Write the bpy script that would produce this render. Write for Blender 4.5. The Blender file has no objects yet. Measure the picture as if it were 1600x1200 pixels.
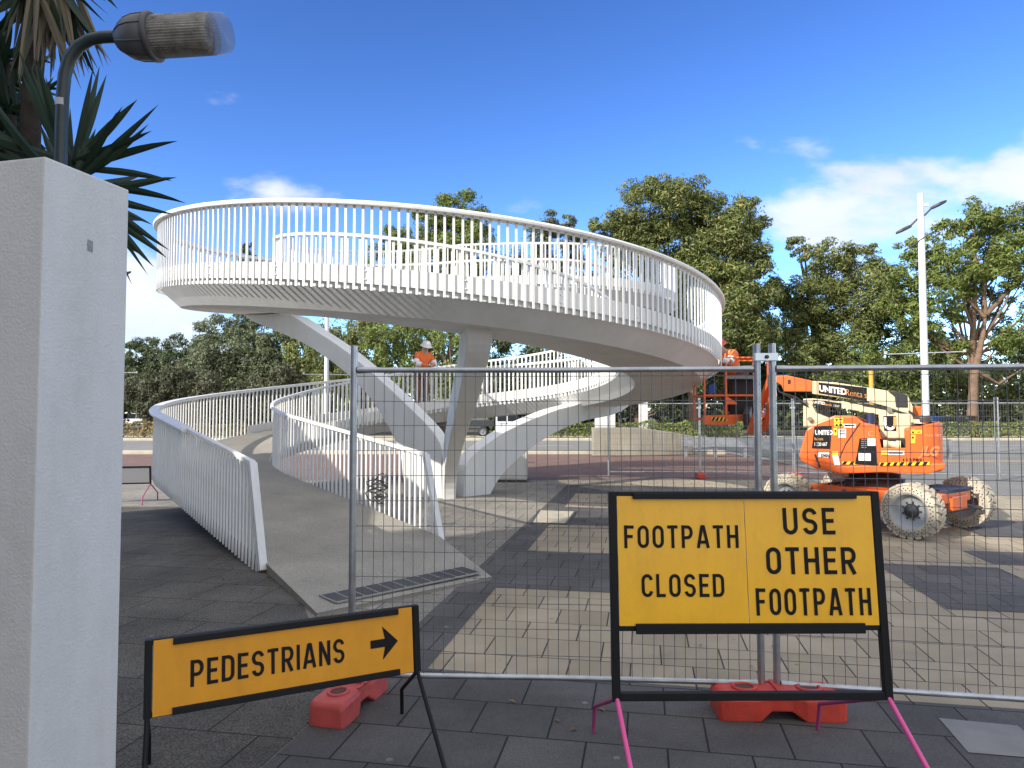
import bpy, bmesh, math, random
from mathutils import Vector, Matrix
R = math.radians
random.seed(7)
SC = bpy.context.scene
COL = SC.collection

# ---------------------------------------------------------------- camera, sky, sun
F = 1110.0; EYE = 1.7; PITCH = math.atan(46/F)
cam_d = bpy.data.cameras.new('camera'); cam = bpy.data.objects.new('camera', cam_d); COL.objects.link(cam)
cam.location = (0, 0, EYE); cam.rotation_euler = (R(90)+PITCH, 0, 0)
cam_d.sensor_width = 36; cam_d.lens = 36*F/1600; cam_d.clip_end = 5000; cam_d.clip_start = 0.05
SC.camera = cam
SUN_EL = 30.0
SUN_TRAVEL = Vector((0.78, 0.62, 0)).normalized()          # horizontal direction in which the light travels
sd = Vector((SUN_TRAVEL.x*math.cos(R(SUN_EL)), SUN_TRAVEL.y*math.cos(R(SUN_EL)), -math.sin(R(SUN_EL))))
sun_d = bpy.data.lights.new('sun', 'SUN'); sun = bpy.data.objects.new('sun', sun_d); COL.objects.link(sun)
sun_d.energy = 4.2; sun_d.angle = R(0.55); sun_d.color = (1.0, 0.94, 0.84)
sun.rotation_euler = sd.to_track_quat('-Z', 'Y').to_euler(); sun.location = (-20, -10, 30)
SC.view_settings.view_transform = 'Standard'; SC.view_settings.look = 'None'
SC.view_settings.exposure = 0.62; SC.view_settings.gamma = 1.0

world = bpy.data.worlds.new('World'); SC.world = world; world.use_nodes = True
nt = world.node_tree; nt.nodes.clear()
def N(tree, typ, **kw):
    n = tree.nodes.new(typ)
    for k, v in kw.items():
        if k.startswith('_'): setattr(n, k[1:], v)
        else: n.inputs[k].default_value = v
    return n
def L(tree, a, b): tree.links.new(a, b)
def math_node(tree, op, a, b=None, c=None, clamp=False):
    n = tree.nodes.new('ShaderNodeMath'); n.operation = op; n.use_clamp = clamp
    for i, v in enumerate((a, b, c)):
        if v is None: continue
        if hasattr(v, 'links'): tree.links.new(v, n.inputs[i])
        else: n.inputs[i].default_value = v
    return n.outputs[0]
sky = nt.nodes.new('ShaderNodeTexSky'); sky.sky_type = 'NISHITA'; sky.sun_disc = False
sky.sun_elevation = R(SUN_EL); sky.sun_rotation = math.atan2(-SUN_TRAVEL.x, -SUN_TRAVEL.y)
sky.air_density = 0.9; sky.dust_density = 0.15; sky.ozone_density = 3.0
gm = N(nt, 'ShaderNodeGamma', Gamma=1.46); L(nt, sky.outputs[0], gm.inputs['Color'])
hs = N(nt, 'ShaderNodeHueSaturation', Hue=0.506, Saturation=1.06, Value=0.68); L(nt, gm.outputs[0], hs.inputs['Color'])
tc = nt.nodes.new('ShaderNodeTexCoord'); sx = nt.nodes.new('ShaderNodeSeparateXYZ'); L(nt, tc.outputs['Generated'], sx.inputs[0])
M_ = lambda op, a, b=None, c=None, clamp=False: math_node(nt, op, a, b, c, clamp)
ay = M_('ADD', M_('ABSOLUTE', sx.outputs[1]), 0.08)
U = M_('DIVIDE', sx.outputs[0], ay); V = M_('DIVIDE', sx.outputs[2], ay)
cv = nt.nodes.new('ShaderNodeCombineXYZ'); L(nt, M_('MULTIPLY', U, 1.0), cv.inputs[0]); L(nt, M_('MULTIPLY', V, 2.1), cv.inputs[1])
nz = N(nt, 'ShaderNodeTexNoise', Scale=4.2, Detail=9.0, Roughness=0.56); L(nt, cv.outputs[0], nz.inputs['Vector'])
def gauss(q, w):
    return M_('EXPONENT', M_('MULTIPLY', M_('POWER', M_('DIVIDE', q, w), 2.0), -1.0))
def sstep(x, a, b):
    n = nt.nodes.new('ShaderNodeMapRange'); n.interpolation_type = 'SMOOTHSTEP'
    L(nt, x, n.inputs[0]); n.inputs[1].default_value = a; n.inputs[2].default_value = b; return n.outputs[0]
q = M_('SUBTRACT', V, M_('MULTIPLY_ADD', U, 0.20, 0.175))
band = M_('MULTIPLY', gauss(q, 0.075), sstep(U, 0.24, 0.42))
lowl = M_('MULTIPLY', gauss(M_('SUBTRACT', V, 0.13), 0.085), sstep(M_('MULTIPLY', U, -1.0), 0.22, 0.5))
mid = M_('MULTIPLY', gauss(M_('SUBTRACT', V, 0.285), 0.035), gauss(M_('SUBTRACT', U, -0.31), 0.09))
mid2 = M_('MULTIPLY', gauss(M_('SUBTRACT', V, 0.27), 0.03), gauss(M_('SUBTRACT', U, 0.03), 0.10))
low = M_('MULTIPLY', gauss(V, 0.12), 0.55)
bias = M_('ADD', M_('ADD', M_('MULTIPLY', band, 0.36), M_('MULTIPLY', lowl, 0.34)), M_('ADD', M_('MULTIPLY', M_('ADD', mid, mid2), 0.17), M_('MULTIPLY', low, 0.2)))
cl = sstep(M_('ADD', nz.outputs[0], bias), 0.645, 0.85)
# broad bright cloud added out of view, overhead and behind, as neutral fill
over = M_('MAXIMUM', sstep(sx.outputs[2], 0.60, 0.78), sstep(M_('MULTIPLY', sx.outputs[1], -1.0), 0.02, 0.30))
over = M_('MULTIPLY', over, sstep(nz.outputs[0], 0.30, 0.48))
cl = M_('MULTIPLY', M_('MAXIMUM', cl, over), 0.88)
# cloud tone varies with a second noise
nz2 = N(nt, 'ShaderNodeTexNoise', Scale=5.0, Detail=5.0); L(nt, cv.outputs[0], nz2.inputs['Vector'])
cr = nt.nodes.new('ShaderNodeMix'); cr.data_type = 'RGBA'; L(nt, nz2.outputs[0], cr.inputs['Factor'])
cr.inputs['A'].default_value = (3.3, 3.5, 4.1, 1); cr.inputs['B'].default_value = (6.0, 6.1, 6.4, 1)
mx = nt.nodes.new('ShaderNodeMix'); mx.data_type = 'RGBA'; L(nt, cl, mx.inputs['Factor']); L(nt, hs.outputs[0], mx.inputs['A']); 
cb_ = nt.nodes.new('ShaderNodeMix'); cb_.data_type = 'RGBA'; L(nt, over, cb_.inputs['Factor']); L(nt, cr.outputs['Result'], cb_.inputs['A']); cb_.inputs['B'].default_value = (6.8, 6.7, 6.6, 1)
L(nt, cb_.outputs['Result'], mx.inputs['B'])
bg = N(nt, 'ShaderNodeBackground', Strength=0.14); L(nt, mx.outputs['Result'], bg.inputs['Color'])
wo = nt.nodes.new('ShaderNodeOutputWorld'); L(nt, bg.outputs[0], wo.inputs[0])

# ---------------------------------------------------------------- pixel helpers (1600x1200 photo) used to measure real positions
CP, SP = math.cos(PITCH), math.sin(PITCH)
def ray(px, py):
    a = (px-800)/F; b = (600-py)/F
    return Vector((a, CP-b*SP, SP+b*CP))
def P(px, py, Y):
    d = ray(px, py); return Vector((0, 0, EYE))+d*(Y/d.y)
def G(px, py, z=0.0):
    d = ray(px, py); return Vector((0, 0, EYE))+d*((z-EYE)/d.z)

# ---------------------------------------------------------------- materials
MATS = {}
def mat(name, col, rough=0.6, metal=0.0, var=0.0, vscale=6.0, bump=0.0, bscale=60.0, spec=0.5, col2=None, detail=4.0, coat=0.0, dirt=0.0, dirtcol=(0.10, 0.085, 0.065), dscale=2.5):
    if name in MATS: return MATS[name]
    m = bpy.data.materials.new(name); m.use_nodes = True; t = m.node_tree
    b = t.nodes['Principled BSDF']
    b.inputs['Roughness'].default_value = rough; b.inputs['Metallic'].default_value = metal
    b.inputs['Specular IOR Level'].default_value = spec
    if coat: b.inputs['Coat Weight'].default_value = coat; b.inputs['Coat Roughness'].default_value = 0.15
    b.inputs['Base Color'].default_value = (*col, 1)
    if var or col2 or bump:
        co = t.nodes.new('ShaderNodeTexCoord')
    if var or col2:
        n = N(t, 'ShaderNodeTexNoise', Scale=vscale, Detail=detail, Roughness=0.6); L(t, co.outputs['Object'], n.inputs['Vector'])
        mp = t.nodes.new('ShaderNodeMapRange'); L(t, n.outputs[0], mp.inputs[0]); mp.inputs[1].default_value = 0.3; mp.inputs[2].default_value = 0.7
        x = t.nodes.new('ShaderNodeMix'); x.data_type = 'RGBA'; L(t, mp.outputs[0], x.inputs['Factor'])
        c2 = col2 if col2 else tuple(min(1, c*(1+var)) for c in col)
        c1 = col if col2 else tuple(c*(1-var) for c in col)
        x.inputs['A'].default_value = (*c1, 1); x.inputs['B'].default_value = (*c2, 1)
        L(t, x.outputs['Result'], b.inputs['Base Color'])
    if dirt:
        if not (var or col2 or bump): co = t.nodes.new('ShaderNodeTexCoord')
        lk = b.inputs['Base Color'].links
        mpd = t.nodes.new('ShaderNodeMapping'); mpd.inputs['Scale'].default_value = (dscale*2.2, dscale*2.2, dscale*0.35); L(t, co.outputs['Object'], mpd.inputs['Vector'])
        nd = N(t, 'ShaderNodeTexNoise', Scale=1.0, Detail=8.0, Roughness=0.65); L(t, mpd.outputs[0], nd.inputs['Vector'])
        ne = N(t, 'ShaderNodeTexNoise', Scale=dscale*9, Detail=6.0, Roughness=0.7); L(t, co.outputs['Object'], ne.inputs['Vector'])
        ma = t.nodes.new('ShaderNodeMapRange'); L(t, math_node(t, 'ADD', math_node(t, 'MULTIPLY', nd.outputs[0], 0.7), math_node(t, 'MULTIPLY', ne.outputs[0], 0.3)), ma.inputs[0]); ma.inputs[1].default_value = 0.47; ma.inputs[2].default_value = 0.68; ma.inputs[4].default_value = dirt
        xd = t.nodes.new('ShaderNodeMix'); xd.data_type = 'RGBA'; L(t, ma.outputs[0], xd.inputs['Factor']); xd.inputs['B'].default_value = (*dirtcol, 1)
        if lk: L(t, lk[0].from_socket, xd.inputs['A'])
        else: xd.inputs['A'].default_value = (*col, 1)
        L(t, xd.outputs['Result'], b.inputs['Base Color'])
    if bump:
        n = N(t, 'ShaderNodeTexNoise', Scale=bscale, Detail=3.0); L(t, co.outputs['Object'], n.inputs['Vector'])
        bp = N(t, 'ShaderNodeBump', Strength=bump, Distance=0.02); L(t, n.outputs[0], bp.inputs['Height']); L(t, bp.outputs[0], b.inputs['Normal'])
    MATS[name] = m; return m
def leaf_mat(name, c1, c2, trans=0.25, c3=None):
    if name in MATS: return MATS[name]
    m = bpy.data.materials.new(name); m.use_nodes = True; t = m.node_tree
    b = t.nodes['Principled BSDF']; b.inputs['Roughness'].default_value = 0.55
    b.inputs['Specular IOR Level'].default_value = 0.35
    g = t.nodes.new('ShaderNodeNewGeometry')
    x = t.nodes.new('ShaderNodeValToRGB'); L(t, g.outputs['Random Per Island'], x.inputs[0])
    x.color_ramp.elements[0].color = (*c1, 1); x.color_ramp.elements[1].color = (*c2, 1)
    if c3:
        e = x.color_ramp.elements.new(0.9); e.color = (*c2, 1); x.color_ramp.elements[2].color = (*c3, 1)
    co = t.nodes.new('ShaderNodeTexCoord')
    n = N(t, 'ShaderNodeTexNoise', Scale=0.45, Detail=3.0); L(t, co.outputs['Object'], n.inputs['Vector'])
    mp = t.nodes.new('ShaderNodeMapRange'); L(t, n.outputs[0], mp.inputs[0]); mp.inputs[1].default_value = 0.3; mp.inputs[2].default_value = 0.7; mp.inputs[3].default_value = 0.7; mp.inputs[4].default_value = 1.3
    vm = t.nodes.new('ShaderNodeVectorMath'); vm.operation = 'SCALE'; L(t, x.outputs[0], vm.inputs[0]); L(t, mp.outputs[0], vm.inputs['Scale'])
    L(t, vm.outputs[0], b.inputs['Base Color'])
    tr = t.nodes.new('ShaderNodeBsdfTranslucent'); L(t, vm.outputs[0], tr.inputs['Color'])
    ms = t.nodes.new('ShaderNodeMixShader'); ms.inputs[0].default_value = trans
    L(t, b.outputs[0], ms.inputs[1]); L(t, tr.outputs[0], ms.inputs[2]); L(t, ms.outputs[0], t.nodes['Material Output'].inputs[0])
    MATS[name] = m; return m
PAVE_ROT = R(10.5)
def paver_mat(name, c1, c2, mortar, speck=0.0, speckscale=220.0, bw=0.41, rh=0.41, msize=0.012, stain=0.25, off=(0, 0), rot=PAVE_ROT, rough=0.85, spot=0.6):
    m = bpy.data.materials.new(name); m.use_nodes = True; t = m.node_tree; b = t.nodes['Principled BSDF']
    b.inputs['Roughness'].default_value = rough; b.inputs['Specular IOR Level'].default_value = 0.3
    co = t.nodes.new('ShaderNodeTexCoord')
    mp = t.nodes.new('ShaderNodeMapping'); mp.inputs['Rotation'].default_value = (0, 0, rot); mp.inputs['Location'].default_value = (off[0], off[1], 0)
    L(t, co.outputs['Object'], mp.inputs['Vector'])
    br = t.nodes.new('ShaderNodeTexBrick'); L(t, mp.outputs[0], br.inputs['Vector'])
    br.offset = 0.5; br.inputs['Scale'].default_value = 1.0; br.inputs['Brick Width'].default_value = bw; br.inputs['Row Height'].default_value = rh
    br.inputs['Mortar Size'].default_value = msize*0.5; br.inputs['Mortar Smooth'].default_value = 0.25; br.inputs['Bias'].default_value = 0.0
    br.inputs['Color1'].default_value = (*c1, 1); br.inputs['Color2'].default_value = (*c2, 1); br.inputs['Mortar'].default_value = (*mortar, 1)
    n1 = N(t, 'ShaderNodeTexNoise', Scale=1.3, Detail=6.0, Roughness=0.65); L(t, co.outputs['Object'], n1.inputs['Vector'])
    n2 = N(t, 'ShaderNodeTexNoise', Scale=speckscale, Detail=2.0, Roughness=0.7); L(t, co.outputs['Object'], n2.inputs['Vector'])
    r1 = t.nodes.new('ShaderNodeMapRange'); L(t, n1.outputs[0], r1.inputs[0]); r1.inputs[1].default_value = 0.3; r1.inputs[2].default_value = 0.7; r1.inputs[3].default_value = 1-stain; r1.inputs[4].default_value = 1+stain
    r2 = t.nodes.new('ShaderNodeMapRange'); L(t, n2.outputs[0], r2.inputs[0]); r2.inputs[1].default_value = 0.35; r2.inputs[2].default_value = 0.68; r2.inputs[3].default_value = 1-speck; r2.inputs[4].default_value = 1+speck*1.3
    vo = N(t, 'ShaderNodeTexVoronoi', Scale=2.6, Randomness=1.0); L(t, co.outputs['Object'], vo.inputs['Vector'])
    sp = t.nodes.new('ShaderNodeMapRange'); L(t, vo.outputs['Distance'], sp.inputs[0]); sp.inputs[1].default_value = 0.035; sp.inputs[2].default_value = 0.055; sp.inputs[3].default_value = spot; sp.inputs[4].default_value = 1.0
    k = math_node(t, 'MULTIPLY', math_node(t, 'MULTIPLY', r1.outputs[0], r2.outputs[0]), sp.outputs[0])
    vm = t.nodes.new('ShaderNodeVectorMath'); vm.operation = 'SCALE'; L(t, br.outputs['Color'], vm.inputs[0]); L(t, k, vm.inputs['Scale'])
    L(t, vm.outputs[0], b.inputs['Base Color'])
    h = math_node(t, 'ADD', math_node(t, 'MULTIPLY', br.outputs['Fac'], -1.0), math_node(t, 'MULTIPLY', n2.outputs[0], 0.25))
    bp = N(t, 'ShaderNodeBump', Strength=0.55, Distance=0.006); L(t, h, bp.inputs['Height']); L(t, bp.outputs[0], b.inputs['Normal'])
    MATS[name] = m; return m

# ---------------------------------------------------------------- mesh builder and object tree
ROOTM = {}
class MB:
    def __init__(s): s.v = []; s.f = []; s.m = []; s.sm = []
    def add(s, vs, fs, mi=0, smooth=False, xf=None):
        o = len(s.v)
        for p in vs:
            p = Vector(p)
            s.v.append(xf @ p if xf is not None else p)
        for f in fs: s.f.append([o+i for i in f]); s.m.append(mi); s.sm.append(smooth)
        return s
    def box(s, c, size, rotz=0.0, mi=0, xf=None, rot=None):
        hx, hy, hz = size[0]/2, size[1]/2, size[2]/2
        m = rot if rot is not None else Matrix.Rotation(rotz, 3, 'Z')
        vs = [m @ Vector((x*hx, y*hy, z*hz))+Vector(c) for x in (-1, 1) for y in (-1, 1) for z in (-1, 1)]
        return s.add(vs, [(0, 1, 3, 2), (4, 6, 7, 5), (0, 4, 5, 1), (2, 3, 7, 6), (0, 2, 6, 4), (1, 5, 7, 3)], mi, xf=xf)
    def bar(s, a, b, w, h, mi=0, up=(0, 0, 1), xf=None):
        a = Vector(a); b = Vector(b); d = (b-a); l = d.length; d.normalize()
        u = Vector(up)
        if abs(d.dot(u)) > 0.98: u = Vector((0, 1, 0))
        sd_ = d.cross(u).normalized(); u = sd_.cross(d)
        vs = [p+sd_*(x*w/2)+u*(z*h/2) for p in (a, b) for x, z in ((-1, -1), (1, -1), (1, 1), (-1, 1))]
        return s.add(vs, [(0, 1, 2, 3)[::-1], (4, 5, 6, 7), (0, 1, 5, 4), (1, 2, 6, 5), (2, 3, 7, 6), (3, 0, 4, 7)], mi, xf=xf)
    def tube(s, path, r, n=10, mi=0, cap=True, smooth=True, xf=None, closed=False):
        path = [Vector(p) for p in path]; k = len(path)
        rs = r if isinstance(r, (list, tuple)) else [r]*k
        vs = []; fs = []
        prev = None
        for i, p in enumerate(path):
            if closed: t = path[(i+1) % k]-path[i-1]
            else: t = path[min(i+1, k-1)]-path[max(i-1, 0)]
            t.normalize()
            if prev is None:
                u = Vector((0, 0, 1)) if abs(t.z) < 0.9 else Vector((1, 0, 0))
                a = t.cross(u).normalized()
            else:
                a = (prev-t*prev.dot(t))
                a = a.normalized() if a.length > 1e-6 else t.orthogonal().normalized()
            prev = a; b = t.cross(a)
            for j in range(n):
                an = 2*math.pi*j/n
                vs.append(p+(a*math.cos(an)+b*math.sin(an))*rs[i])
        kk = k if closed else k-1
        for i in range(kk):
            i2 = (i+1) % k
            for j in range(n):
                fs.append((i*n+j, i*n+(j+1) % n, i2*n+(j+1) % n, i2*n+j))
        s.add(vs, fs, mi, smooth, xf)
        if cap and not closed:
            s.add(vs[:n], [tuple(range(n))[::-1]], mi, False, xf); s.add(vs[-n:], [tuple(range(n))], mi, False, xf)
        return s
    def lathe(s, prof, n=24, mi=0, xf=None, smooth=True, ang=2*math.pi):
        # prof: (r, z) about the local z axis
        vs = []; fs = []; k = len(prof)
        for j in range(n):
            a = ang*j/n
            for r, z in prof: vs.append((r*math.cos(a), r*math.sin(a), z))
        for j in range(n):
            j2 = (j+1) % n
            for i in range(k-1): fs.append((j*k+i, j2*k+i, j2*k+i+1, j*k+i+1))
        return s.add(vs, fs, mi, smooth, xf)
    def prism(s, poly, d0, d1, mi=0, xf=None, taper=1.0):
        # poly: (x, z) points, extruded along local y from d0 to d1
        n = len(poly)
        vs = [(x, d0, z) for x, z in poly]+[(x, d1, z) for x, z in poly]
        fs = [tuple(range(n)), tuple(range(2*n-1, n-1, -1))]+[(i, i+n, (i+1) % n+n, (i+1) % n) for i in range(n)]
        return s.add(vs, fs, mi, xf=xf)
    def sweep(s, path, sec, mi=0, closed_sec=True, smooth=False, normals=None):
        # path: list of Vector; sec: (n, z) offsets; n along horizontal left normal of travel
        k = len(path); m = len(sec); vs = []; fs = []
        for i, p in enumerate(path):
            if normals: nn = normals[i]
            else:
                t = path[min(i+1, k-1)]-path[max(i-1, 0)]; t.z = 0; t.normalize(); nn = Vector((-t.y, t.x, 0))
            for a, z in sec: vs.append(p+nn*a+Vector((0, 0, z)))
        for i in range(k-1):
            for j in range(m if closed_sec else m-1):
                j2 = (j+1) % m
                fs.append((i*m+j, (i+1)*m+j, (i+1)*m+j2, i*m+j2))
        s.add(vs, fs, mi, smooth)
        if closed_sec:
            s.add(vs[:m], [tuple(range(m))], mi); s.add(vs[-m:], [tuple(range(m))[::-1]], mi)
        return s
    def build(s, name, mats, parent=None, bevel=0.0, local=False, bseg=2, fix=True):
        me = bpy.data.meshes.new(name)
        inv = None
        if parent is not None and not local and ROOTM.get(parent) is not None: inv = ROOTM[parent].inverted()
        vs = [inv @ p for p in s.v] if inv is not None else s.v
        me.from_pydata([tuple(p) for p in vs], [], s.f)
        for m_ in (mats if isinstance(mats, (list, tuple)) else [mats]): me.materials.append(m_)
        me.polygons.foreach_set('material_index', s.m)
        me.polygons.foreach_set('use_smooth', s.sm)
        if fix or bevel:
            bm = bmesh.new(); bm.from_mesh(me)
            if fix:
                if bevel: bmesh.ops.remove_doubles(bm, verts=bm.verts, dist=1e-5)
                bmesh.ops.recalc_face_normals(bm, faces=bm.faces)
            if bevel:
                es = [e for e in bm.edges if len(e.link_faces) == 2 and e.calc_face_angle(0) > 0.5]
                bmesh.ops.bevel(bm, geom=es, offset=bevel, segments=bseg, affect='EDGES', clamp_overlap=True, profile=0.6)
            bm.to_mesh(me); bm.free()
        return link_mesh(name, me, parent)
def link_mesh(name, me, parent=None):
    o = bpy.data.objects.new(name, me); COL.objects.link(o)
    if parent is not None:
        o.parent = parent; ROOTM[o] = ROOTM.get(parent)
    return o
def tag(o, label=None, cat=None, group=None, kind=None):
    if label: o['label'] = label
    if cat: o['category'] = cat
    if group: o['group'] = group
    if kind: o['kind'] = kind
    return o
def thing(name, label, cat, loc=(0, 0, 0), rotz=0.0, group=None):
    o = bpy.data.objects.new(name, None); COL.objects.link(o); o.empty_display_size = 0.2
    o.location = loc; o.rotation_euler = (0, 0, rotz)
    ROOTM[o] = Matrix.Translation(Vector(loc)) @ Matrix.Rotation(rotz, 4, 'Z')
    return tag(o, label, cat, group)
def structure(o): return tag(o, kind='structure')
def copy_tree(o, loc=None, rotz=None, label=None, parent=None, scale=None):
    c = o.copy(); COL.objects.link(c)
    if parent is not None: c.parent = parent
    if loc is not None: c.location = loc
    if rotz is not None: c.rotation_euler = (0, 0, rotz)
    if scale is not None: c.scale = scale
    if label: c['label'] = label
    for ch in [x for x in o.children]: copy_tree(ch, parent=c)
    return c
def text_mesh(body, size, sx=1.0, offset=0.0, shear=0.0, align='LEFT', extrude=0.0):
    cu = bpy.data.curves.new('text', 'FONT'); cu.body = body; cu.size = size; cu.offset = offset; cu.shear = shear
    cu.align_x = align; cu.resolution_u = 3; cu.extrude = extrude
    o = bpy.data.objects.new('text', cu); COL.objects.link(o)
    bpy.context.view_layer.update()
    me = bpy.data.meshes.new_from_object(o.evaluated_get(bpy.context.evaluated_depsgraph_get()))
    vs = [(v.co.x*sx, v.co.y) for v in me.vertices]; fs = [tuple(p.vertices) for p in me.polygons]
    bpy.data.objects.remove(o); bpy.data.curves.remove(cu); bpy.data.meshes.remove(me)
    return vs, fs
def put_text(mb, body, size, origin, ex, ez, sx=1.0, offset=0.0, shear=0.0, mi=0, align='LEFT'):
    vs, fs = text_mesh(body, size, sx, offset, shear, align)
    origin = Vector(origin); ex = Vector(ex); ez = Vector(ez)
    mb.add([origin+ex*x+ez*y for x, y in vs], fs, mi)

# common materials
white = mat('white_paint', (0.74, 0.74, 0.72), 0.42, var=0.05, vscale=2.5, dirt=0.22, dirtcol=(0.30, 0.27, 0.21))
conc_white = mat('painted_concrete', (0.68, 0.68, 0.66), 0.6, var=0.06, vscale=1.5, bump=0.08, bscale=25, dirt=0.20, dirtcol=(0.36, 0.345, 0.31), dscale=1.6)
black = mat('black_frame', (0.009, 0.009, 0.010), 0.5, var=0.2, spec=0.22)
galv = mat('galvanised_steel', (0.42, 0.44, 0.46), 0.38, 0.85, var=0.22, vscale=9, bump=0.05)
wire_m = mat('fence_wire', (0.16, 0.165, 0.17), 0.5, 0.4)
orange = mat('orange_paint', (0.80, 0.135, 0.018), 0.42, var=0.10, vscale=3, coat=0.1, dirt=0.45, dirtcol=(0.22, 0.09, 0.04), dscale=4)
beige = mat('cream_paint', (0.66, 0.57, 0.36), 0.5, var=0.08, vscale=4, dirt=0.45, dirtcol=(0.25, 0.20, 0.12), dscale=4)
tyre_cream = mat('cream_rubber', (0.47, 0.42, 0.33), 0.9, var=0.16, vscale=7, bump=0.2, dirt=0.7, dirtcol=(0.20, 0.17, 0.13), dscale=5)
grey_rim = mat('grey_rim', (0.36, 0.375, 0.385), 0.5, var=0.08)
dark_steel = mat('dark_steel', (0.06, 0.06, 0.062), 0.5, 0.3, var=0.25)
rubber = mat('black_rubber', (0.02, 0.02, 0.02), 0.8)
glass_dark = mat('dark_glass', (0.02, 0.025, 0.03), 0.08)
red_plastic = mat('red_plastic', (0.56, 0.045, 0.025), 0.5, var=0.16, vscale=9, bump=0.10, bscale=90, dirt=0.4, dirtcol=(0.22, 0.10, 0.08), dscale=6)
yellow_sign = mat('yellow_sheeting', (1.0, 0.50, 0.003), 0.42, var=0.05, vscale=5, coat=0.3, dirt=0.30, dirtcol=(0.55, 0.28, 0.02), dscale=5)
pink = mat('pink_paint', (0.75, 0.09, 0.30), 0.5)
decal_white = mat('decal_white', (0.75, 0.75, 0.73), 0.5)
decal_yellow = mat('decal_yellow', (0.78, 0.52, 0.03), 0.5)
decal_orange = mat('decal_orange', (0.75, 0.33, 0.08), 0.5)
# ---------------------------------------------------------------- ground, road, paving
s_ax = Vector((math.cos(PAVE_ROT), -math.sin(PAVE_ROT), 0)); t_ax = Vector((math.sin(PAVE_ROT), math.cos(PAVE_ROT), 0))
def sheet(name, pts, z, m, kind='structure'):
    b = MB(); b.add([(p[0], p[1], z) for p in pts], [tuple(range(len(pts)))])
    o = b.build(name, m, fix=False)
    if o.data.polygons[0].normal.z < 0: o.data.flip_normals()
    if kind: o['kind'] = kind
    return o
def rect(x0, x1, y0, y1): return [(x0, y0), (x1, y0), (x1, y1), (x0, y1)]
def st(s, t): p = s_ax*s+t_ax*t; return (p.x, p.y)
def srect(s0, s1, t0, t1): return [st(s0, t0), st(s1, t0), st(s1, t1), st(s0, t1)]
verge_m = mat('verge_soil', (0.13, 0.09, 0.055), 0.95, col2=(0.07, 0.085, 0.03), vscale=0.6, bump=0.4, bscale=8)
asphalt = mat('asphalt', (0.20, 0.195, 0.185), 0.9, var=0.16, vscale=1.1, bump=0.25, bscale=120, detail=8)
asphalt2 = mat('worn_asphalt', (0.17, 0.165, 0.155), 0.9, var=0.15, vscale=0.8, bump=0.25, bscale=120, detail=8)
kerb_m = mat('kerb_concrete', (0.46, 0.42, 0.33), 0.85, var=0.15, vscale=2, bump=0.15, bscale=40)
line_white = mat('road_paint_white', (0.62, 0.62, 0.60), 0.7, var=0.12, vscale=12)
line_yellow = mat('road_paint_ochre', (0.60, 0.36, 0.10), 0.7, var=0.12, vscale=12)
pav_light = paver_mat('sand_pavers', (0.35, 0.298, 0.215), (0.278, 0.236, 0.168), (0.05, 0.042, 0.03), 0.16, 140, stain=0.16, off=(0.1, -0.06))
pav_dark = paver_mat('charcoal_pavers', (0.105, 0.10, 0.096), (0.074, 0.071, 0.070), (0.018, 0.017, 0.016), 0.28, 150, spot=2.0, stain=0.24, off=(0.1, -0.06))
pav_agg = paver_mat('aggregate_pavers', (0.25, 0.232, 0.20), (0.20, 0.186, 0.16), (0.05, 0.045, 0.038), 0.5, 95, bw=0.6, rh=0.6, stain=0.2, off=(0.2, 0.1))
red_brick = paver_mat('red_brick_paving', (0.195, 0.122, 0.100), (0.160, 0.102, 0.085), (0.11, 0.08, 0.065), 0.2, 60, bw=0.23, rh=0.115, msize=0.008, stain=0.18, rot=0.0)
sheet('ground', rect(-600, 600, -60, 1500), -0.03, verge_m)
sheet('road', rect(-220, 220, 30.4, 45.0), -0.012, asphalt)
sheet('far_road', rect(-220, 220, 49.0, 57.0), -0.012, asphalt2)
sheet('red_footpath', rect(-90, 9.2, 18.6, 29.9), -0.008, red_brick)
sheet('side_road', [(9.2, 14.9), (60, 9.0), (60, 30.4), (9.2, 30.4)], 0.006, asphalt2)
sheet('paving', [(-60, -10), (60, -10), (60, 9.2), (9.2, 14.9), (9.2, 18.2), (-60, 18.2)], 0.0, pav_light)
edge_strip = mat('edge_strip', (0.12, 0.115, 0.11), 0.85, var=0.2)
sheet('paving_edge', rect(-60, 9.2, 18.2, 18.6), -0.002, edge_strip)
def dsheet(s0, s1, t0, t1, z=0.004): return sheet('dark_paving', srect(s0, s1, t0, t1), z, pav_dark)
sheet('aggregate_paving', [st(-1.81, -8), st(-1.81, 17.2), (-40, 17.2), (-40, -8)], 0.004, pav_agg)
pav_shaded = paver_mat('shaded_pavers', (0.108, 0.101, 0.089), (0.080, 0.075, 0.067), (0.020, 0.018, 0.016), 0.6, 95, bw=0.6, rh=0.6, stain=0.3, off=(0.2, 0.1), spot=1.8)  # darker aggregate pavers; the deeper shade at left is put into their colour
sheet('shaded_paving', [(-40, -8), st(-1.815, -8), st(-1.815, 5.3), (-1.60, 5.75), (-2.4, 7.75), (-4.8, 11.2), (-5.2, 13.0), (-40, 13.2)], 0.008, pav_shaded)
dsheet(-1.81, -1.43, -8, 17.0)
dsheet(-1.43, 22, -6.0, 4.62)
dsheet(-1.43, 1.5, 6.87, 8.77); dsheet(2.58, 3.82, 6.83, 8.75)
dsheet(-1.43, 3.0, 10.9, 12.95); dsheet(3.86, 6.4, 8.95, 9.75); dsheet(7.2, 9.5, 7.3, 8.9)
dsheet(-1.43, 5.5, 15.2, 17.0); dsheet(4.6, 7.4, 10.9, 12.6); dsheet(5.0, 6.2, 5.0, 6.7)
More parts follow.
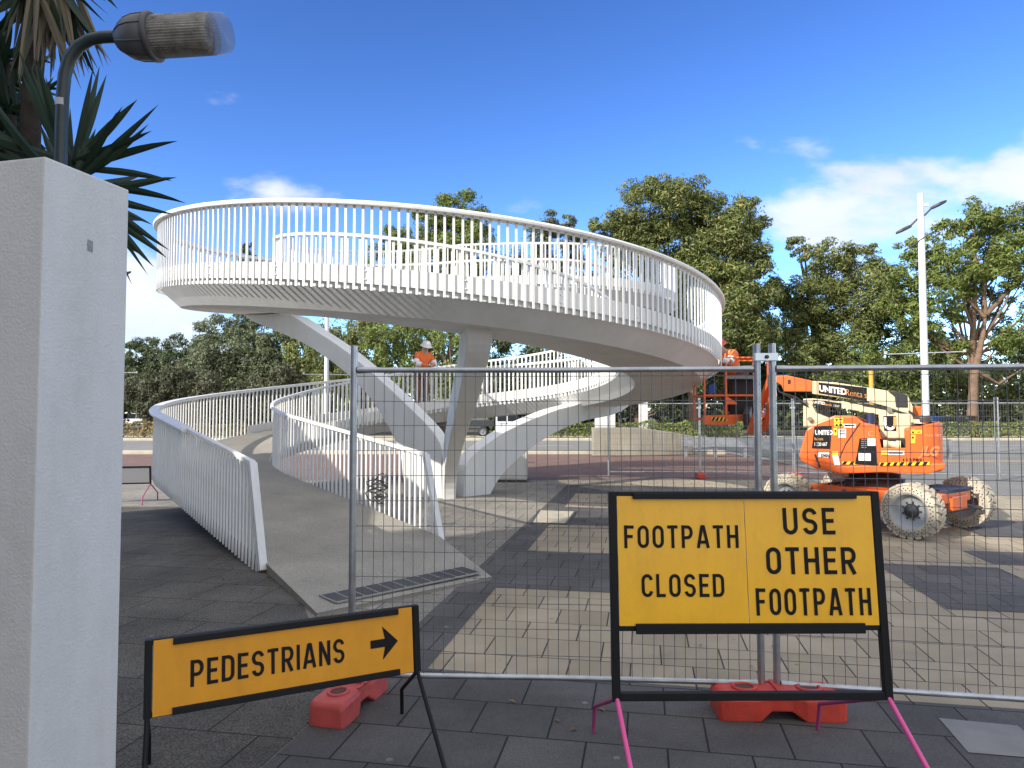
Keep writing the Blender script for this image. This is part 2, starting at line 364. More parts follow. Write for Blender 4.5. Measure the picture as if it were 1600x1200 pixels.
# pale odd paver in the foreground
pale = mat('pale_paver', (0.21, 0.21, 0.205), 0.85, var=0.12, vscale=4, bump=0.15, bscale=150)
sheet('paving', [G(1467, 1124)[:2], G(1590, 1136)[:2], G(1655, 1190)[:2], G(1513, 1178)[:2]], 0.008, pale)
# pit lid
pit = MB(); q_ = [G(843, 798), G(899, 800), G(884, 820), G(830, 818)]
pit.add([(p.x, p.y, 0.006) for p in q_]+[(p.x, p.y, 0.014) for p in q_], [(4, 5, 6, 7), (0, 1, 5, 4), (1, 2, 6, 5), (2, 3, 7, 6), (3, 0, 4, 7)])
rim_pts = [Vector((p.x, p.y, 0.014)) for p in q_]
for i in range(4): pit.bar(rim_pts[i], rim_pts[(i+1) % 4], 0.035, 0.012, 1)
tag(pit.build('pit_lid', [mat('pit_concrete', (0.40, 0.36, 0.28), 0.85, var=0.2, vscale=6), dark_steel]), 'pale concrete pit lid set in the dark paver band', 'pit lid')
# kerbs with real steps
def kerb(x0, x1, y0, y1, h=0.13):
    b = MB(); b.box(((x0+x1)/2, (y0+y1)/2, h/2-0.03), (x1-x0, y1-y0, h+0.06)); return structure(b.build('kerb', kerb_m, bevel=0.025))
kerb(-200, 9.0, 29.9, 30.4); kerb(-200, 200, 45.0, 45.45, 0.15)
sheet('verge', rect(-200, 200, 45.45, 49.0), 0.11, mat('verge_mulch', (0.22, 0.15, 0.09), 0.95, col2=(0.12, 0.09, 0.05), vscale=1.5, bump=0.5, bscale=15))
sheet('brick_verge', rect(-60, 1.5, 45.5, 47.2), 0.114, red_brick)
kerb(-200, 200, 48.6, 49.0, 0.14)
for x in range(-16, 20):
    sheet('lane_line', rect(x*6.0, x*6.0+3.2, 37.6, 37.75), -0.006, line_white)
sheet('edge_line', rect(-60, 9, 30.75, 30.87), -0.006, line_white)
sheet('edge_line', [(9.2, 25.3), (60, 24.2), (60, 24.5), (9.2, 25.6)], 0.012, line_yellow)
# traffic island tip seen past the pillar
isl = MB(); c0 = G(165, 697)
pts = []
for i in range(24):
    a = 2*math.pi*i/24; pts.append((c0.x-2.6+3.4*math.cos(a), c0.y+0.9*math.sin(a)))
isl.add([(x, y, -0.02) for x, y in pts]+[(x, y, 0.13) for x, y in pts], [tuple(range(24, 48))]+[(i, (i+1) % 24, (i+1) % 24+24, i+24) for i in range(24)])
structure(isl.build('traffic_island', kerb_m, bevel=0.03))
pt2 = [(x*0.82+(c0.x-2.6)*0.18, y*0.6+c0.y*0.4) for x, y in pts]
sheet('island_paving', pt2, 0.135, red_brick)

# ---------------------------------------------------------------- spiral footbridge
C = Vector((-1.30, 14.5, 0)); RO = 5.33; RI = 3.41
def zb(ang):                     # ang in degrees, decreasing from 206.6 = lower left
    return 0.6+0.51*R(206.6-ang)+(0.17*math.exp(-((ang-100)/48)**2) if ang > -40 else 0.0)
EO = Vector((-2.65, 7.64, 0)); EI = Vector((-0.925, 9.34, 0))
def on_circ(r, a): return Vector((C.x+r*math.cos(R(a)), C.y+r*math.sin(R(a)), 0))
A0o, A0i = 218.6, 225.3
outer = []; inner = []
nB = 24
zB0, zB1 = -0.03, zb(217.5)
toeO = G(490, 966); toeI = G(772, 906)
TO = on_circ(RO, A0o); TI = on_circ(RI, A0i)
for i in range(nB):
    u = i/nB
    z = zB0+(zB1-zB0)*u
    outer.append(EO.lerp(TO, u)+Vector((0, 0, z))); inner.append(EI.lerp(TI, u)+Vector((0, 0, z)))
n_arc = 270
ang_end = -270.0
for i in range(n_arc+1):
    u = i/n_arc
    ac = 217.5+(ang_end-217.5)*u
    k = max(0.0, 1-(217.5-ac)/45.0)
    ao = ac+(A0o-217.5)*k; ai = ac+(A0i-217.5)*k
    z = zb(ac)
    outer.append(on_circ(RO, ao)+Vector((0, 0, z))); inner.append(on_circ(RI, ai)+Vector((0, 0, z)))
zt_end = zb(ang_end)
i_ring_end = len(outer)
# landing, left turn, then the span over the road
LX = 2.2
c2 = Vector((C.x+LX, 14.5+RO+2.2, 0))
for i in range(1, 13):
    u = i/12; z = zt_end+0.05*math.sin(u*1.57)
    outer.append(Vector((C.x+LX*u, 14.5+RO, z))); inner.append(Vector((C.x+LX*u, 14.5+RI, z)))
zt_end += 0.05
for i in range(1, 25):
    a = -90+90*i/24
    outer.append(c2+Vector((2.2*math.cos(R(a)), 2.2*math.sin(R(a)), zt_end))); inner.append(c2+Vector(((2.2+RO-RI)*math.cos(R(a)), (2.2+RO-RI)*math.sin(R(a)), zt_end)))
xo, xi = outer[-1].x, inner[-1].x
y_b = c2.y
for i in range(1, 61):
    y = y_b+i*0.6
    sh = 0.0 if y < 30 else (y-30)*0.27
    outer.append(Vector((xo+sh, y, zt_end))); inner.append(Vector((xi+sh, y, zt_end)))
NP = len(outer)
bridge = thing('spiral_footbridge', 'white spiral footbridge ramp with slender balusters on curved concrete arms', 'footbridge', (C.x, C.y, 0))
aggregate = mat('exposed_aggregate', (0.28, 0.262, 0.22), 0.9, col2=(0.38, 0.355, 0.30), vscale=1.2, bump=0.5, bscale=140, detail=10)
# add aggregate speckle
def add_speckle(m, scale, amt):
    t = m.node_tree; b = t.nodes['Principled BSDF']; src = b.inputs['Base Color'].links[0].from_socket
    co = t.nodes.new('ShaderNodeTexCoord'); n = N(t, 'ShaderNodeTexNoise', Scale=scale, Detail=2.0, Roughness=0.7); L(t, co.outputs['Object'], n.inputs['Vector'])
    r2 = t.nodes.new('ShaderNodeMapRange'); L(t, n.outputs[0], r2.inputs[0]); r2.inputs[1].default_value = 0.35; r2.inputs[2].default_value = 0.68; r2.inputs[3].default_value = 1-amt; r2.inputs[4].default_value = 1+amt
    vm = t.nodes.new('ShaderNodeVectorMath'); vm.operation = 'SCALE'; L(t, src, vm.inputs[0]); L(t, r2.outputs[0], vm.inputs['Scale']); L(t, vm.outputs[0], b.inputs['Base Color'])
add_speckle(aggregate, 90, 0.35)
for m_ in (asphalt, asphalt2): add_speckle(m_, 25, 0.15)
# deck: top sheet + concrete slab with slanted fascia
dk = MB(); slab = MB()
full_o = [Vector((toeO.x, toeO.y, -0.10))]+outer; full_i = [Vector((toeI.x, toeI.y, -0.10))]+inner
vs = []; fs = []
for a, b in zip(full_o, full_i):
    vs += [a+Vector((0, 0, 0.135)), b+Vector((0, 0, 0.135))]
for i in range(len(full_o)-1): fs.append((2*i, 2*i+1, 2*i+3, 2*i+2))
# inset from the edge so that the slab lip shows
vs2 = []
for i in range(0, len(vs), 2):
    a, b = vs[i], vs[i+1]; d = (b-a).normalized()*0.03
    vs2 += [a+d, b-d]
dk.add(vs2, fs); dk.build('deck_surface', aggregate, bridge)
vs = []; fs = []
for i, (a, b) in enumerate(zip(full_o, full_i)):
    d = (b-a); d.z = 0; d.normalize()
    k = min(1.0, i/12.0)
    e = 0.03
    for q_, sgn in ((a, 1), (b, -1)):
        pts_ = [q_+d*sgn*e+Vector((0, 0, 0.131)), q_+d*sgn*e+Vector((0, 0, 0.02)), q_+d*sgn*0.34+Vector((0, 0, -0.26))]
        vs += pts_ if sgn == 1 else pts_[::-1]
n6 = 6
for i in range(len(full_o)-1):
    for j in range(6):
        fs.append((i*6+j, (i+1)*6+j, (i+1)*6+(j+1) % 6, i*6+(j+1) % 6))
fs.append(tuple(range(6))); fs.append(tuple(range(len(vs)-6, len(vs)))[::-1])
slab.add(vs, fs); slab.m = [1 if i < 6*(nB+4) or i == len(fs)-2 else 0 for i in range(len(fs))]
slab.build('concrete_slab', [conc_white, mat('bare_concrete', (0.24, 0.22, 0.18), 0.9, var=0.15, vscale=3)], bridge)

def resample(path, step):
    out = []; acc = 0.0; nxt = 0.0; total = 0
    segs = []
    for i in range(len(path)-1):
        l = (Vector(path[i+1].xy)-Vector(path[i].xy)).length
        while nxt <= acc+l+1e-9:
            u = (nxt-acc)/l if l > 0 else 0
            p = path[i].lerp(path[i+1], u); t = path[i+1]-path[i]; t.z = 0; t.normalize()
            out.append((p, t, i+u)); nxt += step
        acc += l
    return out
RAILH = 1.16
def make_railing(path, side, label, start_drop):
    # side +1: outer (left of travel), -1: inner
    rail = MB(); nrm = []
    # handrail path with a raking end bar down to the ground
    k = 0
    top = [p+Vector((0, 0, RAILH)) for p in path[:]]
    i0 = 2 if start_drop else 0
    hp = top[i0:]
    foot = path[0].copy(); foot.z = max(foot.z, 0.0)+0.03
    r = MB()
    off = 0.0
    if side > 0:
        # slim rail at the entry, wide cap further on
        ic = 16
        r.sweep(hp[:ic-i0+1], [(-0.035, -0.05), (0.035, -0.05), (0.035, 0), (-0.035, 0)])
        r.sweep([p.copy() for p in hp[ic-i0:]], [(-0.05, -0.055), (0.10, -0.055), (0.11, -0.02), (0.09, 0.008), (-0.05, 0.008)])
    else:
        r.sweep(hp, [(-0.03, -0.05), (0.03, -0.05), (0.03, 0.0), (-0.03, 0.0)])
    # raking end bar
    d = (path[0]-path[1]); d.z = 0; d.normalize()
    e0 = hp[0]+Vector((0, 0, -0.025)); e1 = foot
    r.bar(e0, e1, 0.085, 0.06, up=(d.x, d.y, 0))
    root = r.build('handrail', white, bridge, bevel=0.006)
    # kick plate
    pl = MB(); pth = path if side < 0 else path
    o0 = 0.012*side
    pl.sweep(path[nB+(34 if side > 0 else 40):], [(o0-0.006, 0.09), (o0+0.006, 0.09), (o0+0.006, 0.315), (o0-0.006, 0.315)])
    n_b = 0
    for p, t, ii in resample(path[nB+42:i_ring_end], 1.3):
        nn = Vector((-t.y, t.x, 0))*side
        for dz in (0.15, 0.26):
            for dt in (-0.0, ):
                c = p+nn*0.022+t*0.055+Vector((0, 0, dz))
                xf = Matrix.Translation(c) @ nn.to_track_quat('Z', 'Y').to_matrix().to_4x4()
                pl.lathe([(0.0, 0.012), (0.011, 0.009), (0.014, 0.0)], 8, 0, xf)
    pl.build('kick_plate', white, bridge)
    # baluster list: (pos, tangent, height0, height1)
    out = []
    for p, t, ii in resample(path, 0.118):
        h1 = RAILH-0.05
        if ii < i0:
            u = ii/i0; h1 = 0.03+(h1-0.03)*u
            if h1 < 0.12: continue
        out.append((p, t, side, h1))
    return root, out
ro_, bo = make_railing(outer, 1, '', True)
ri_, bi = make_railing(inner, -1, '', True)
allb = [(b, ro_) for b in bo]+[(b, ri_) for b in bi]
allb = [x for x in allb if x[0][0].y > 0]
allb.sort(key=lambda x: x[0][0].y)
BW, BD = 0.017, 0.010      # half sizes: tangential, radial
unit = MB(); unit.box((0, 0, 0.5), (2*BW, 2*BD, 1.0)); ume = None
far_o = MB(); far_i = MB(); cnt = 0
bal_mesh = {}
for (p, t, side, h1), rail_ in allb:
    nn = Vector((-t.y, t.x, 0))*side
    a = math.atan2(t.y, t.x); base = p+nn*(0.012+0.006+BD+0.001)
    if cnt < 100:
        key = round(h1, 2)
        if key not in bal_mesh:
            b = MB(); b.box((0, 0, h1/2), (2*BW, 2*BD, h1))
            o = b.build('baluster', white, None, bevel=0.003); bal_mesh[key] = o.data
        else:
            o = bpy.data.objects.new('baluster', bal_mesh[key]); COL.objects.link(o)
        o.parent = rail_; o.location = base-Vector((C.x, C.y, 0)); o.rotation_euler = (0, 0, a); cnt += 1
    else:
        (far_o if side > 0 else far_i).box(base+Vector((0, 0, h1/2)), (2*BW, 2*BD, h1), a)
for b, r_ in ((far_o, ro_), (far_i, ri_)):
    tag(b.build('balusters', white, r_, fix=False), kind='stuff')

# supporting arms in radial planes
def on_plane(px, py, ang):
    d = ray(px, py); n = Vector((-math.sin(R(ang)), math.cos(R(ang)), 0)); o = Vector((0, 0, EYE))
    tt = (C-o).dot(n)/d.dot(n); p = o+d*tt
    q_ = p-C; return (q_.x*math.cos(R(ang))+q_.y*math.sin(R(ang)), p.z)
def smooth_poly(pts, k=4):
    out = []; n = len(pts)
    for i in range(n-1):
        p0 = pts[max(i-1, 0)]; p1 = pts[i]; p2 = pts[i+1]; p3 = pts[min(i+2, n-1)]
        for j in range(k):
            u = j/k
            out.append(tuple(0.5*((2*p1[c])+(-p0[c]+p2[c])*u+(2*p0[c]-5*p1[c]+4*p2[c]-p3[c])*u*u+(-p0[c]+3*p1[c]-3*p2[c]+p3[c])*u**3) for c in (0, 1)))
    out.append(pts[-1]); return out
def arm(ang, top, bot, t0, t1):
    top = smooth_poly(top); bot = smooth_poly(bot)
    m = 40
    def samp(pl):
        ls = [0]
        for i in range(len(pl)-1): ls.append(ls[-1]+math.dist(pl[i], pl[i+1]))
        o = []
        for i in range(m+1):
            d = ls[-1]*i/m; j = 0
            while j < len(pl)-2 and ls[j+1] < d: j += 1
            u = (d-ls[j])/max(1e-9, ls[j+1]-ls[j]); o.append((pl[j][0]+(pl[j+1][0]-pl[j][0])*u, pl[j][1]+(pl[j+1][1]-pl[j][1])*u))
        return o
    A = samp(top); B = samp(bot)
    er = Vector((math.cos(R(ang)), math.sin(R(ang)), 0)); en = Vector((-er.y, er.x, 0))
    vs = []; fs = []
    for i in range(m+1):
        th = (t0+(t1-t0)*i/m)/2; c = 0.035
        for (r_, z_), inset in ((A[i], 1), (B[i], -1)):
            p = C+er*r_+Vector((0, 0, z_))
            vs += [p+en*th, p-en*th]
    for i in range(m):
        a = 4*i; b = 4*(i+1)
        fs += [(a, a+1, b+1, b), (a+2, b+2, b+3, a+3), (a, b, b+2, a+2), (a+1, a+3, b+3, b+1)]
    fs += [(0, 2, 3, 1), (4*m, 4*m+1, 4*m+3, 4*m+2)]
    b = MB(); b.add(vs, fs); return b.build('support_arm', conc_white, bridge, bevel=0.02)
la = 160
arm(la, [on_plane(698, 778, la), on_plane(696, 735, la), on_plane(694, 688, la), on_plane(640, 628, la), on_plane(560, 556, la), on_plane(497, 513, la), on_plane(468, 494, la)],
    [on_plane(640, 778, la), on_plane(637, 740, la), on_plane(631, 700, la), on_plane(600, 640, la), on_plane(560, 592, la), on_plane(500, 546, la), on_plane(440, 517, la), on_plane(410, 505, la), on_plane(394, 494, la)], 0.42, 0.62)
zf = zb(280.5-360)-0.255
arm(280.5, [(-0.05, -0.05), (-0.02, 0.5), (0.35, 1.0), (1.6, 1.75), (2.7, 2.3), (3.4, 2.6), (3.7, zf+0.02)],
    [(0.34, -0.05), (0.40, 0.18), (0.52, 0.40), (0.76, 0.66), (1.22, 0.96), (2.0, 1.33), (3.2, 1.85), (4.1, 2.32), (4.55, 2.62), (4.72, zf+0.02)], 0.24, 0.36)
ra = 42
arm(ra, [on_plane(716, 790, ra), on_plane(718, 745, ra), on_plane(724, 716, ra), on_plane(780, 674, ra), on_plane(850, 643, ra), on_plane(889, 632, ra), on_plane(904, 622, ra)],
    [on_plane(756, 778, ra), on_plane(766, 756, ra), on_plane(784, 733, ra), on_plane(830, 692, ra), on_plane(890, 661, ra), on_plane(945, 648, ra), on_plane(968, 636, ra), on_plane(976, 622, ra)], 0.34, 0.55)
# drain grate across the toe
gr = thing('drain_grate', 'long steel drain grate across the foot of the ramp', 'drain grate', G(620, 922))
g0, g1 = G(512, 946), G(736, 901); gd = (g1-g0).normalized(); gn = Vector((-gd.y, gd.x, 0)); gl = (g1-g0).length
def toe_z(p):
    a = (toeO+toeI)/2; b = (EO+EI)/2; d = b-a; u = max(0, (Vector((p.x, p.y, 0))-Vector((a.x, a.y, 0))).dot(Vector((d.x, d.y, 0)))/Vector((d.x, d.y, 0)).length_squared)
    return 0.035+0.07*u
b = MB(); fr = MB(); n_ = 11
def gp(u, w): p = g0+gd*(gl*u)+gn*w; p.z = toe_z(p)+0.012; return p
for i in range(n_):
    u0, u1 = (i+0.04)/n_, (i+0.96)/n_
    b.add([gp(u0, -0.14), gp(u1, -0.14), gp(u1, 0.14), gp(u0, 0.14)], [(0, 1, 2, 3)])
    for j in range(10):
        uu = u0+(u1-u0)*(j+0.5)/10
        fr.bar(gp(uu, -0.14)+Vector((0, 0, 0.006)), gp(uu, 0.14)+Vector((0, 0, 0.006)), 0.012, 0.01, 1)
for i in range(n_+1): fr.bar(gp(i/n_, -0.14)+Vector((0, 0, 0.006)), gp(i/n_, 0.14)+Vector((0, 0, 0.006)), 0.014, 0.014, 0)
for w in (-0.15, 0.15): fr.bar(gp(0, w)+Vector((0, 0, 0.006)), gp(1, w)+Vector((0, 0, 0.006)), 0.02, 0.014, 0)
b.build('pit', mat('drain_dark', (0.03, 0.028, 0.025), 0.9), gr); fr.build('grating', [mat('grate_edge', (0.30, 0.29, 0.26), 0.6, 0.3), dark_steel], gr)
# white piers under the road span
for i, (x, y, w, lab) in enumerate(((xo+0.9, 30.6, 0.8, 'white square bridge pier standing behind the concrete barrier'), (xo+0.9+4.9, 48.2, 0.55, 'slim white bridge pier rising behind the far hedge'))):
    b = MB(); b.box((x, y, (zt_end-0.28)/2), (w, w, zt_end-0.28)); b.box((x, y, zt_end-0.45), (w*1.5, w*1.3, 0.3))
    tag(b.build('bridge_pier', conc_white, bevel=0.04), lab, 'bridge pier', 'piers under the road span')

# ---------------------------------------------------------------- unseen buildings added on the left, shaped to shade the foreground
bw_ = mat('rendered_wall', (0.52, 0.51, 0.48), 0.85, var=0.06, vscale=2, bump=0.2, bscale=90)
bl = thing('shade_building', 'unseen pale rendered building added behind the photographer on the left to cast shade', 'building', (-24, -9, 0))
def wall_block(x0, x1, y0, y1, h, parent):
    b = MB(); b.box(((x0+x1)/2, (y0+y1)/2, h/2), (x1-x0, y1-y0, h)); b.build('wall', bw_, parent, bevel=0.02)
    b = MB(); b.box(((x0+x1)/2, (y0+y1)/2, h+0.1), (x1-x0+0.3, y1-y0+0.3, 0.25)); b.build('roof', mat('roof_grey', (0.25, 0.25, 0.25), 0.7), parent)
    n = int((y1-y0)/2.6)
    for i in range(n):
        for k in range(int(h//3.2)):
            yy = y0+(i+0.5)*(y1-y0)/n; zz = 1.7+k*3.2
            w = MB(); w.box((x1+0.02, yy, zz), (0.08, 1.5, 1.5)); wf = w.build('window', black, parent)
            g = MB(); g.box((x1+0.045, yy, zz), (0.06, 1.35, 1.35)); g.build('glass', glass_dark, wf)
wall_block(-45, -3, -13, -3.0, 10.0, bl)
wall_block(-17, -12.3, -12.8, -2.9, 13.2, bl)  # taller unseen block, sized to keep the yucca in shade
b2 = thing('shade_annexe', 'low unseen building added beyond the gate pillar to cast shade', 'building', (-12, 6, 0))
wall_block(-9.3, -7.6, 2.3, 10.2, 4.1, b2)  # unseen block, sized to shade the paving left of the ramp
# ---------------------------------------------------------------- stroke lettering like road signs
ST = 0.15
def arc(cx, cy, rx, ry, a0, a1, n=10):
    return [(cx+rx*math.cos(R(a0+(a1-a0)*i/n)), cy+ry*math.sin(R(a0+(a1-a0)*i/n))) for i in range(n+1)]
def glyph(ch):
    h = ST/2; w = 0.58; l = h; r = w/2-h
    if ch == 'F': return 0.50, [([(l, 0), (l, 1)], 0), ([(l, 1-h), (.50, 1-h)], 0), ([(l, .51), (.44, .51)], 0)]
    if ch == 'E': return 0.50, [([(l, 0), (l, 1)], 0), ([(l, 1-h), (.50, 1-h)], 0), ([(l, .51), (.45, .51)], 0), ([(l, h), (.50, h)], 0)]
    if ch == 'L': return 0.47, [([(l, 0), (l, 1)], 0), ([(l, h), (.47, h)], 0)]
    if ch == 'I': return 0.15, [([(l, 0), (l, 1)], 0)]
    if ch == 'H': return w, [([(l, 0), (l, 1)], 0), ([(w-h, 0), (w-h, 1)], 0), ([(l, .51), (w-h, .51)], 0)]
    if ch == 'T': return 0.54, [([(0, 1-h), (.54, 1-h)], 0), ([(.27, 0), (.27, 1)], 0)]
    if ch == 'N': return w, [([(l, 0), (l, 1)], 0), ([(w-h, 0), (w-h, 1)], 0), ([(l, 1-h*.4), (w-h, h*.4)], 0)]
    if ch == 'A': return 0.66, [([(.07, 0), (.33-.035, 1-h*.3)], 0), ([(.66-.07, 0), (.33+.035, 1-h*.3)], 0), ([(.16, .26), (.50, .26)], 0), ([(.26, 1-h*.8), (.40, 1-h*.8)], 0)]
    if ch == 'O': return w, [(arc(w/2, 1-h-r, r, r, 0, 180)+arc(w/2, h+r, r, r, 180, 360), 1)]
    if ch == 'U': return w, [([(l, 1)]+arc(w/2, h+r, r, r, 180, 360)+[(w-h, 1)], 0)]
    if ch == 'C': return 0.56, [(arc(w/2, 1-h-r, r, r, 8, 180)+arc(w/2, h+r, r, r, 180, 352), 0)]
    if ch == 'D': return w, [([(l, h), (l, 1-h)]+arc(w-h-r, 1-h-r, r, r, 90, 0)+arc(w-h-r, h+r, r, r, 0, -90), 1)]
    if ch in 'PR':
        q = .235
        s = [([(l, 0), (l, 1)], 0), ([(l, 1-h)]+arc(w-h-.2, 1-h-q, .2, q, 90, -90)+[(l, 1-h-2*q)], 0)]
        if ch == 'R': s.append(([(.27, .47), (w-.075, 0)], 0))
        return w, s
    if ch == 'S':
        ry = (1-2*h)/4; cx = w/2
        return w, [(arc(cx, 1-h-ry, r, ry, 12, 90, 6)+arc(cx, 1-h-ry, r, ry, 90, 250, 12)[1:]+arc(cx, h+ry, r, ry, 70, -90, 12)+arc(cx, h+ry, r, ry, -90, -168, 6)[1:], 0)]
    return 0.3, []
def ribbon(pts, closed, w):
    n = len(pts); Lp = []; Rp = []
    for i, p in enumerate(pts):
        if closed: a = pts[i-1]; b = pts[(i+1) % n]
        else: a = pts[max(i-1, 0)]; b = pts[min(i+1, n-1)]
        def nd(u, v):
            d = math.dist(u, v); return ((v[0]-u[0])/d, (v[1]-u[1])/d) if d > 1e-9 else None
        d1 = nd(a, p); d2 = nd(p, b); d1 = d1 or d2; d2 = d2 or d1
        n1 = (-d1[1], d1[0]); n2 = (-d2[1], d2[0]); m = (n1[0]+n2[0], n1[1]+n2[1]); ml = math.hypot(*m)
        if ml < 1e-6: m = n1; k = 1
        else:
            m = (m[0]/ml, m[1]/ml); k = 1/max(0.5, m[0]*n1[0]+m[1]*n1[1])
        Lp.append((p[0]+m[0]*w/2*k, p[1]+m[1]*w/2*k)); Rp.append((p[0]-m[0]*w/2*k, p[1]-m[1]*w/2*k))
    fs = []
    for i in range(n if closed else n-1):
        j = (i+1) % n; fs.append((i, j, n+j, n+i))
    return Lp+Rp, fs
def words(mb, txt, h, cx, z0, fn, wscale=1.0, gap=0.17, mi=0):
    # cap height h, centred at cx, baseline z0; fn maps (x, z, lift) to local space
    tot = 0
    for i, ch in enumerate(txt):
        gw, _ = glyph(ch); tot += gw+(gap if i < len(txt)-1 else 0)
    x = cx-tot*h*wscale/2
    for ch in txt:
        gw, st_ = glyph(ch)
        for k, (pl, cl_) in enumerate(st_):
            vs, fs = ribbon([(a*wscale, b) for a, b in pl], cl_, ST*(0.5+0.5*wscale))
            mb.add([fn(x+a*h, z0+b*h, 0.0022+0.0003*k) for a, b in vs], fs, mi)
        x += (gw+gap)*h*wscale
# ---------------------------------------------------------------- roadwork sign stands
def tiltfn(tilt, z0):
    return lambda x, z, lift=0.0: Vector((x, (z-z0)*tilt-lift, z))
def bx(mb, fn, x0, x1, z0, z1, y0, y1, mi=0):
    vs = []
    for y in (y0, y1):
        for x, z in ((x0, z0), (x1, z0), (x1, z1), (x0, z1)):
            p = fn(x, z); p.y += y; vs.append(p)
    mb.add(vs, [(0, 1, 2, 3), (4, 7, 6, 5), (0, 4, 5, 1), (1, 5, 6, 2), (2, 6, 7, 3), (3, 7, 4, 0)], mi)
def legs(root, corner, spread, front, back, m, r=0.011):
    # one front and one cranked back leg at a lower corner
    b = MB(); b.tube([corner, (corner[0]+spread*0.4, front, 0.006)], r, 8); b.build('leg', m[0], root, local=True)
    b = MB(); b.tube([corner, (corner[0]-spread*0.25, back, 0.145), (corner[0]-spread*0.3, back+0.01, 0.006)], r*0.95, 8); b.build('leg', m[1], root, local=True)
# big sign, two panels
sg = thing('sign_stand', 'black framed stand with two yellow panels about the closed footpath', 'roadwork sign', (1.083, 3.25, 0), R(0.6))
fn = tiltfn(0.10, 0.41)
X0, X1, Z0, Z1 = -0.632, 0.632, 0.412, 1.335
fr = MB()
for x in (X0, X1-0.036): bx(fr, fn, x, x+0.036, Z0, Z1, -0.012, 0.022)
bx(fr, fn, X0+0.036, X1-0.036, Z0, Z0+0.034, -0.010, 0.020)
bx(fr, fn, X0+0.036, X1-0.036, 0.712, 0.734, -0.006, 0.020)
bx(fr, fn, X0+0.036, X1-0.036, Z1-0.020, Z1, -0.010, 0.020)
fr.build('frame', black, sg, bevel=0.003, local=True)
for z_a, z_b in ((0.703, 0.748), (Z1-0.032, Z1-0.004)):
    ch = MB(); bx(ch, fn, X0+0.11, X1-0.11, z_a, z_b, -0.024, -0.012); ch.build('clamp_channel', black, sg, bevel=0.003, local=True)
pan = MB(); bx(pan, fn, X0+0.038, -0.004, 0.736, Z1-0.004, -0.009, -0.003); pan1 = pan.build('sign_panel', yellow_sign, sg, local=True); tag(pan1, 'left yellow panel reading FOOTPATH CLOSED')
pan = MB(); bx(pan, fn, 0.0, X1-0.040, 0.736, Z1-0.004, -0.009, -0.003); pan2 = pan.build('sign_panel', yellow_sign, sg, local=True); tag(pan2, 'right yellow panel reading USE OTHER FOOTPATH')
letter = mat('black_lettering', (0.008, 0.008, 0.009), 0.55, spec=0.2)
f2 = lambda x, z, l: fn(x, z)+Vector((0, -0.009-l, 0))
def word_part(txt, h, cx, z0, f, ws, gp_, par):
    w = MB(); words(w, txt, h, cx, z0, f, ws, gp_); return w.build('lettering', letter, par, local=True, fix=False)
word_part('FOOTPATH', 0.103, -0.300, 1.080, f2, 0.86, 0.20, pan1); word_part('CLOSED', 0.103, -0.300, 0.862, f2, 0.86, 0.20, pan1)
word_part('USE', 0.121, 0.296, 1.140, f2, 0.97, 0.20, pan2); word_part('OTHER', 0.121, 0.296, 0.962, f2, 0.97, 0.19, pan2); word_part('FOOTPATH', 0.121, 0.296, 0.780, f2, 0.72, 0.21, pan2)
pink_d = mat('pink_paint_dark', (0.34, 0.05, 0.16), 0.6)  # darker pink, used on the back legs
legs(sg, (X0+0.02, 0.0, Z0+0.01), 0.10, -0.50, 0.60, (pink, pink_d)); legs(sg, (X1-0.02, 0.0, Z0+0.01), 0.16, -0.50, 0.62, (pink, pink_d))
# left sign
pl_, pr_ = P(225, 1052, 3.18), P(657, 1001, 3.77)
ctr = (pl_+pr_)/2; dirv = (pr_-pl_); Wd = Vector(dirv.xy).length; ang = math.atan2(dirv.y, dirv.x)
sl = thing('sign_stand', 'low black framed stand with a yellow pedestrians arrow panel beside the pillar', 'roadwork sign', (ctr.x, ctr.y, 0), ang)
fn = tiltfn(0.12, 0.36); X0, X1 = -Wd/2, Wd/2; Z0, Z1 = 0.358, 0.688
fr = MB()
for x in (X0, X1-0.032): bx(fr, fn, x, x+0.032, Z0, Z1, -0.012, 0.022)
bx(fr, fn, X0+0.032, X1-0.032, Z0, Z0+0.022, -0.008, 0.020); bx(fr, fn, X0+0.032, X1-0.032, Z1-0.022, Z1, -0.008, 0.020)
fr.build('frame', black, sl, bevel=0.003, local=True)
for z in (Z0+0.002, Z1-0.030):
    ch = MB(); bx(ch, fn, X0+0.115, X1-0.115, z, z+0.03, -0.024, -0.012); ch.build('clamp_channel', black, sl, bevel=0.003, local=True)
pan = MB(); bx(pan, fn, X0+0.036, X1-0.040, Z0+0.004, Z1-0.004, -0.011, -0.009); pn = pan.build('sign_panel', mat('yellow_sheeting_shaded', (0.74, 0.31, 0.006), 0.5, var=0.05, vscale=5, dirt=0.25, dirtcol=(0.42, 0.18, 0.02), dscale=5), sl, local=True)  # yellow sheeting with its shade put into a darker amber colour
f3 = lambda x, z, l: fn(x, z)+Vector((0, -0.011-l, 0))
word_part('PEDESTRIANS', 0.116, -0.105, 0.463, f3, 0.80, 0.17, pn)
w = MB()
ax = X1-0.265; az = 0.527
arrow = [(ax, az-0.02), (ax+0.075, az-0.02), (ax+0.062, az-0.082), (ax+0.145, az), (ax+0.062, az+0.082), (ax+0.075, az+0.02), (ax, az+0.02)]
w.add([f3(x, z, 0.002) for x, z in arrow], [(0, 1, 5, 6), (1, 3, 5), (1, 2, 3), (5, 3, 4)]); w.build('arrow', letter, pn, local=True, fix=False)
legs(sl, (X0+0.016, 0.0, Z0), -0.05, -0.50, 0.34, (black, black)); legs(sl, (X1-0.016, 0.0, Z0), -0.12, -0.60, 0.34, (black, black))
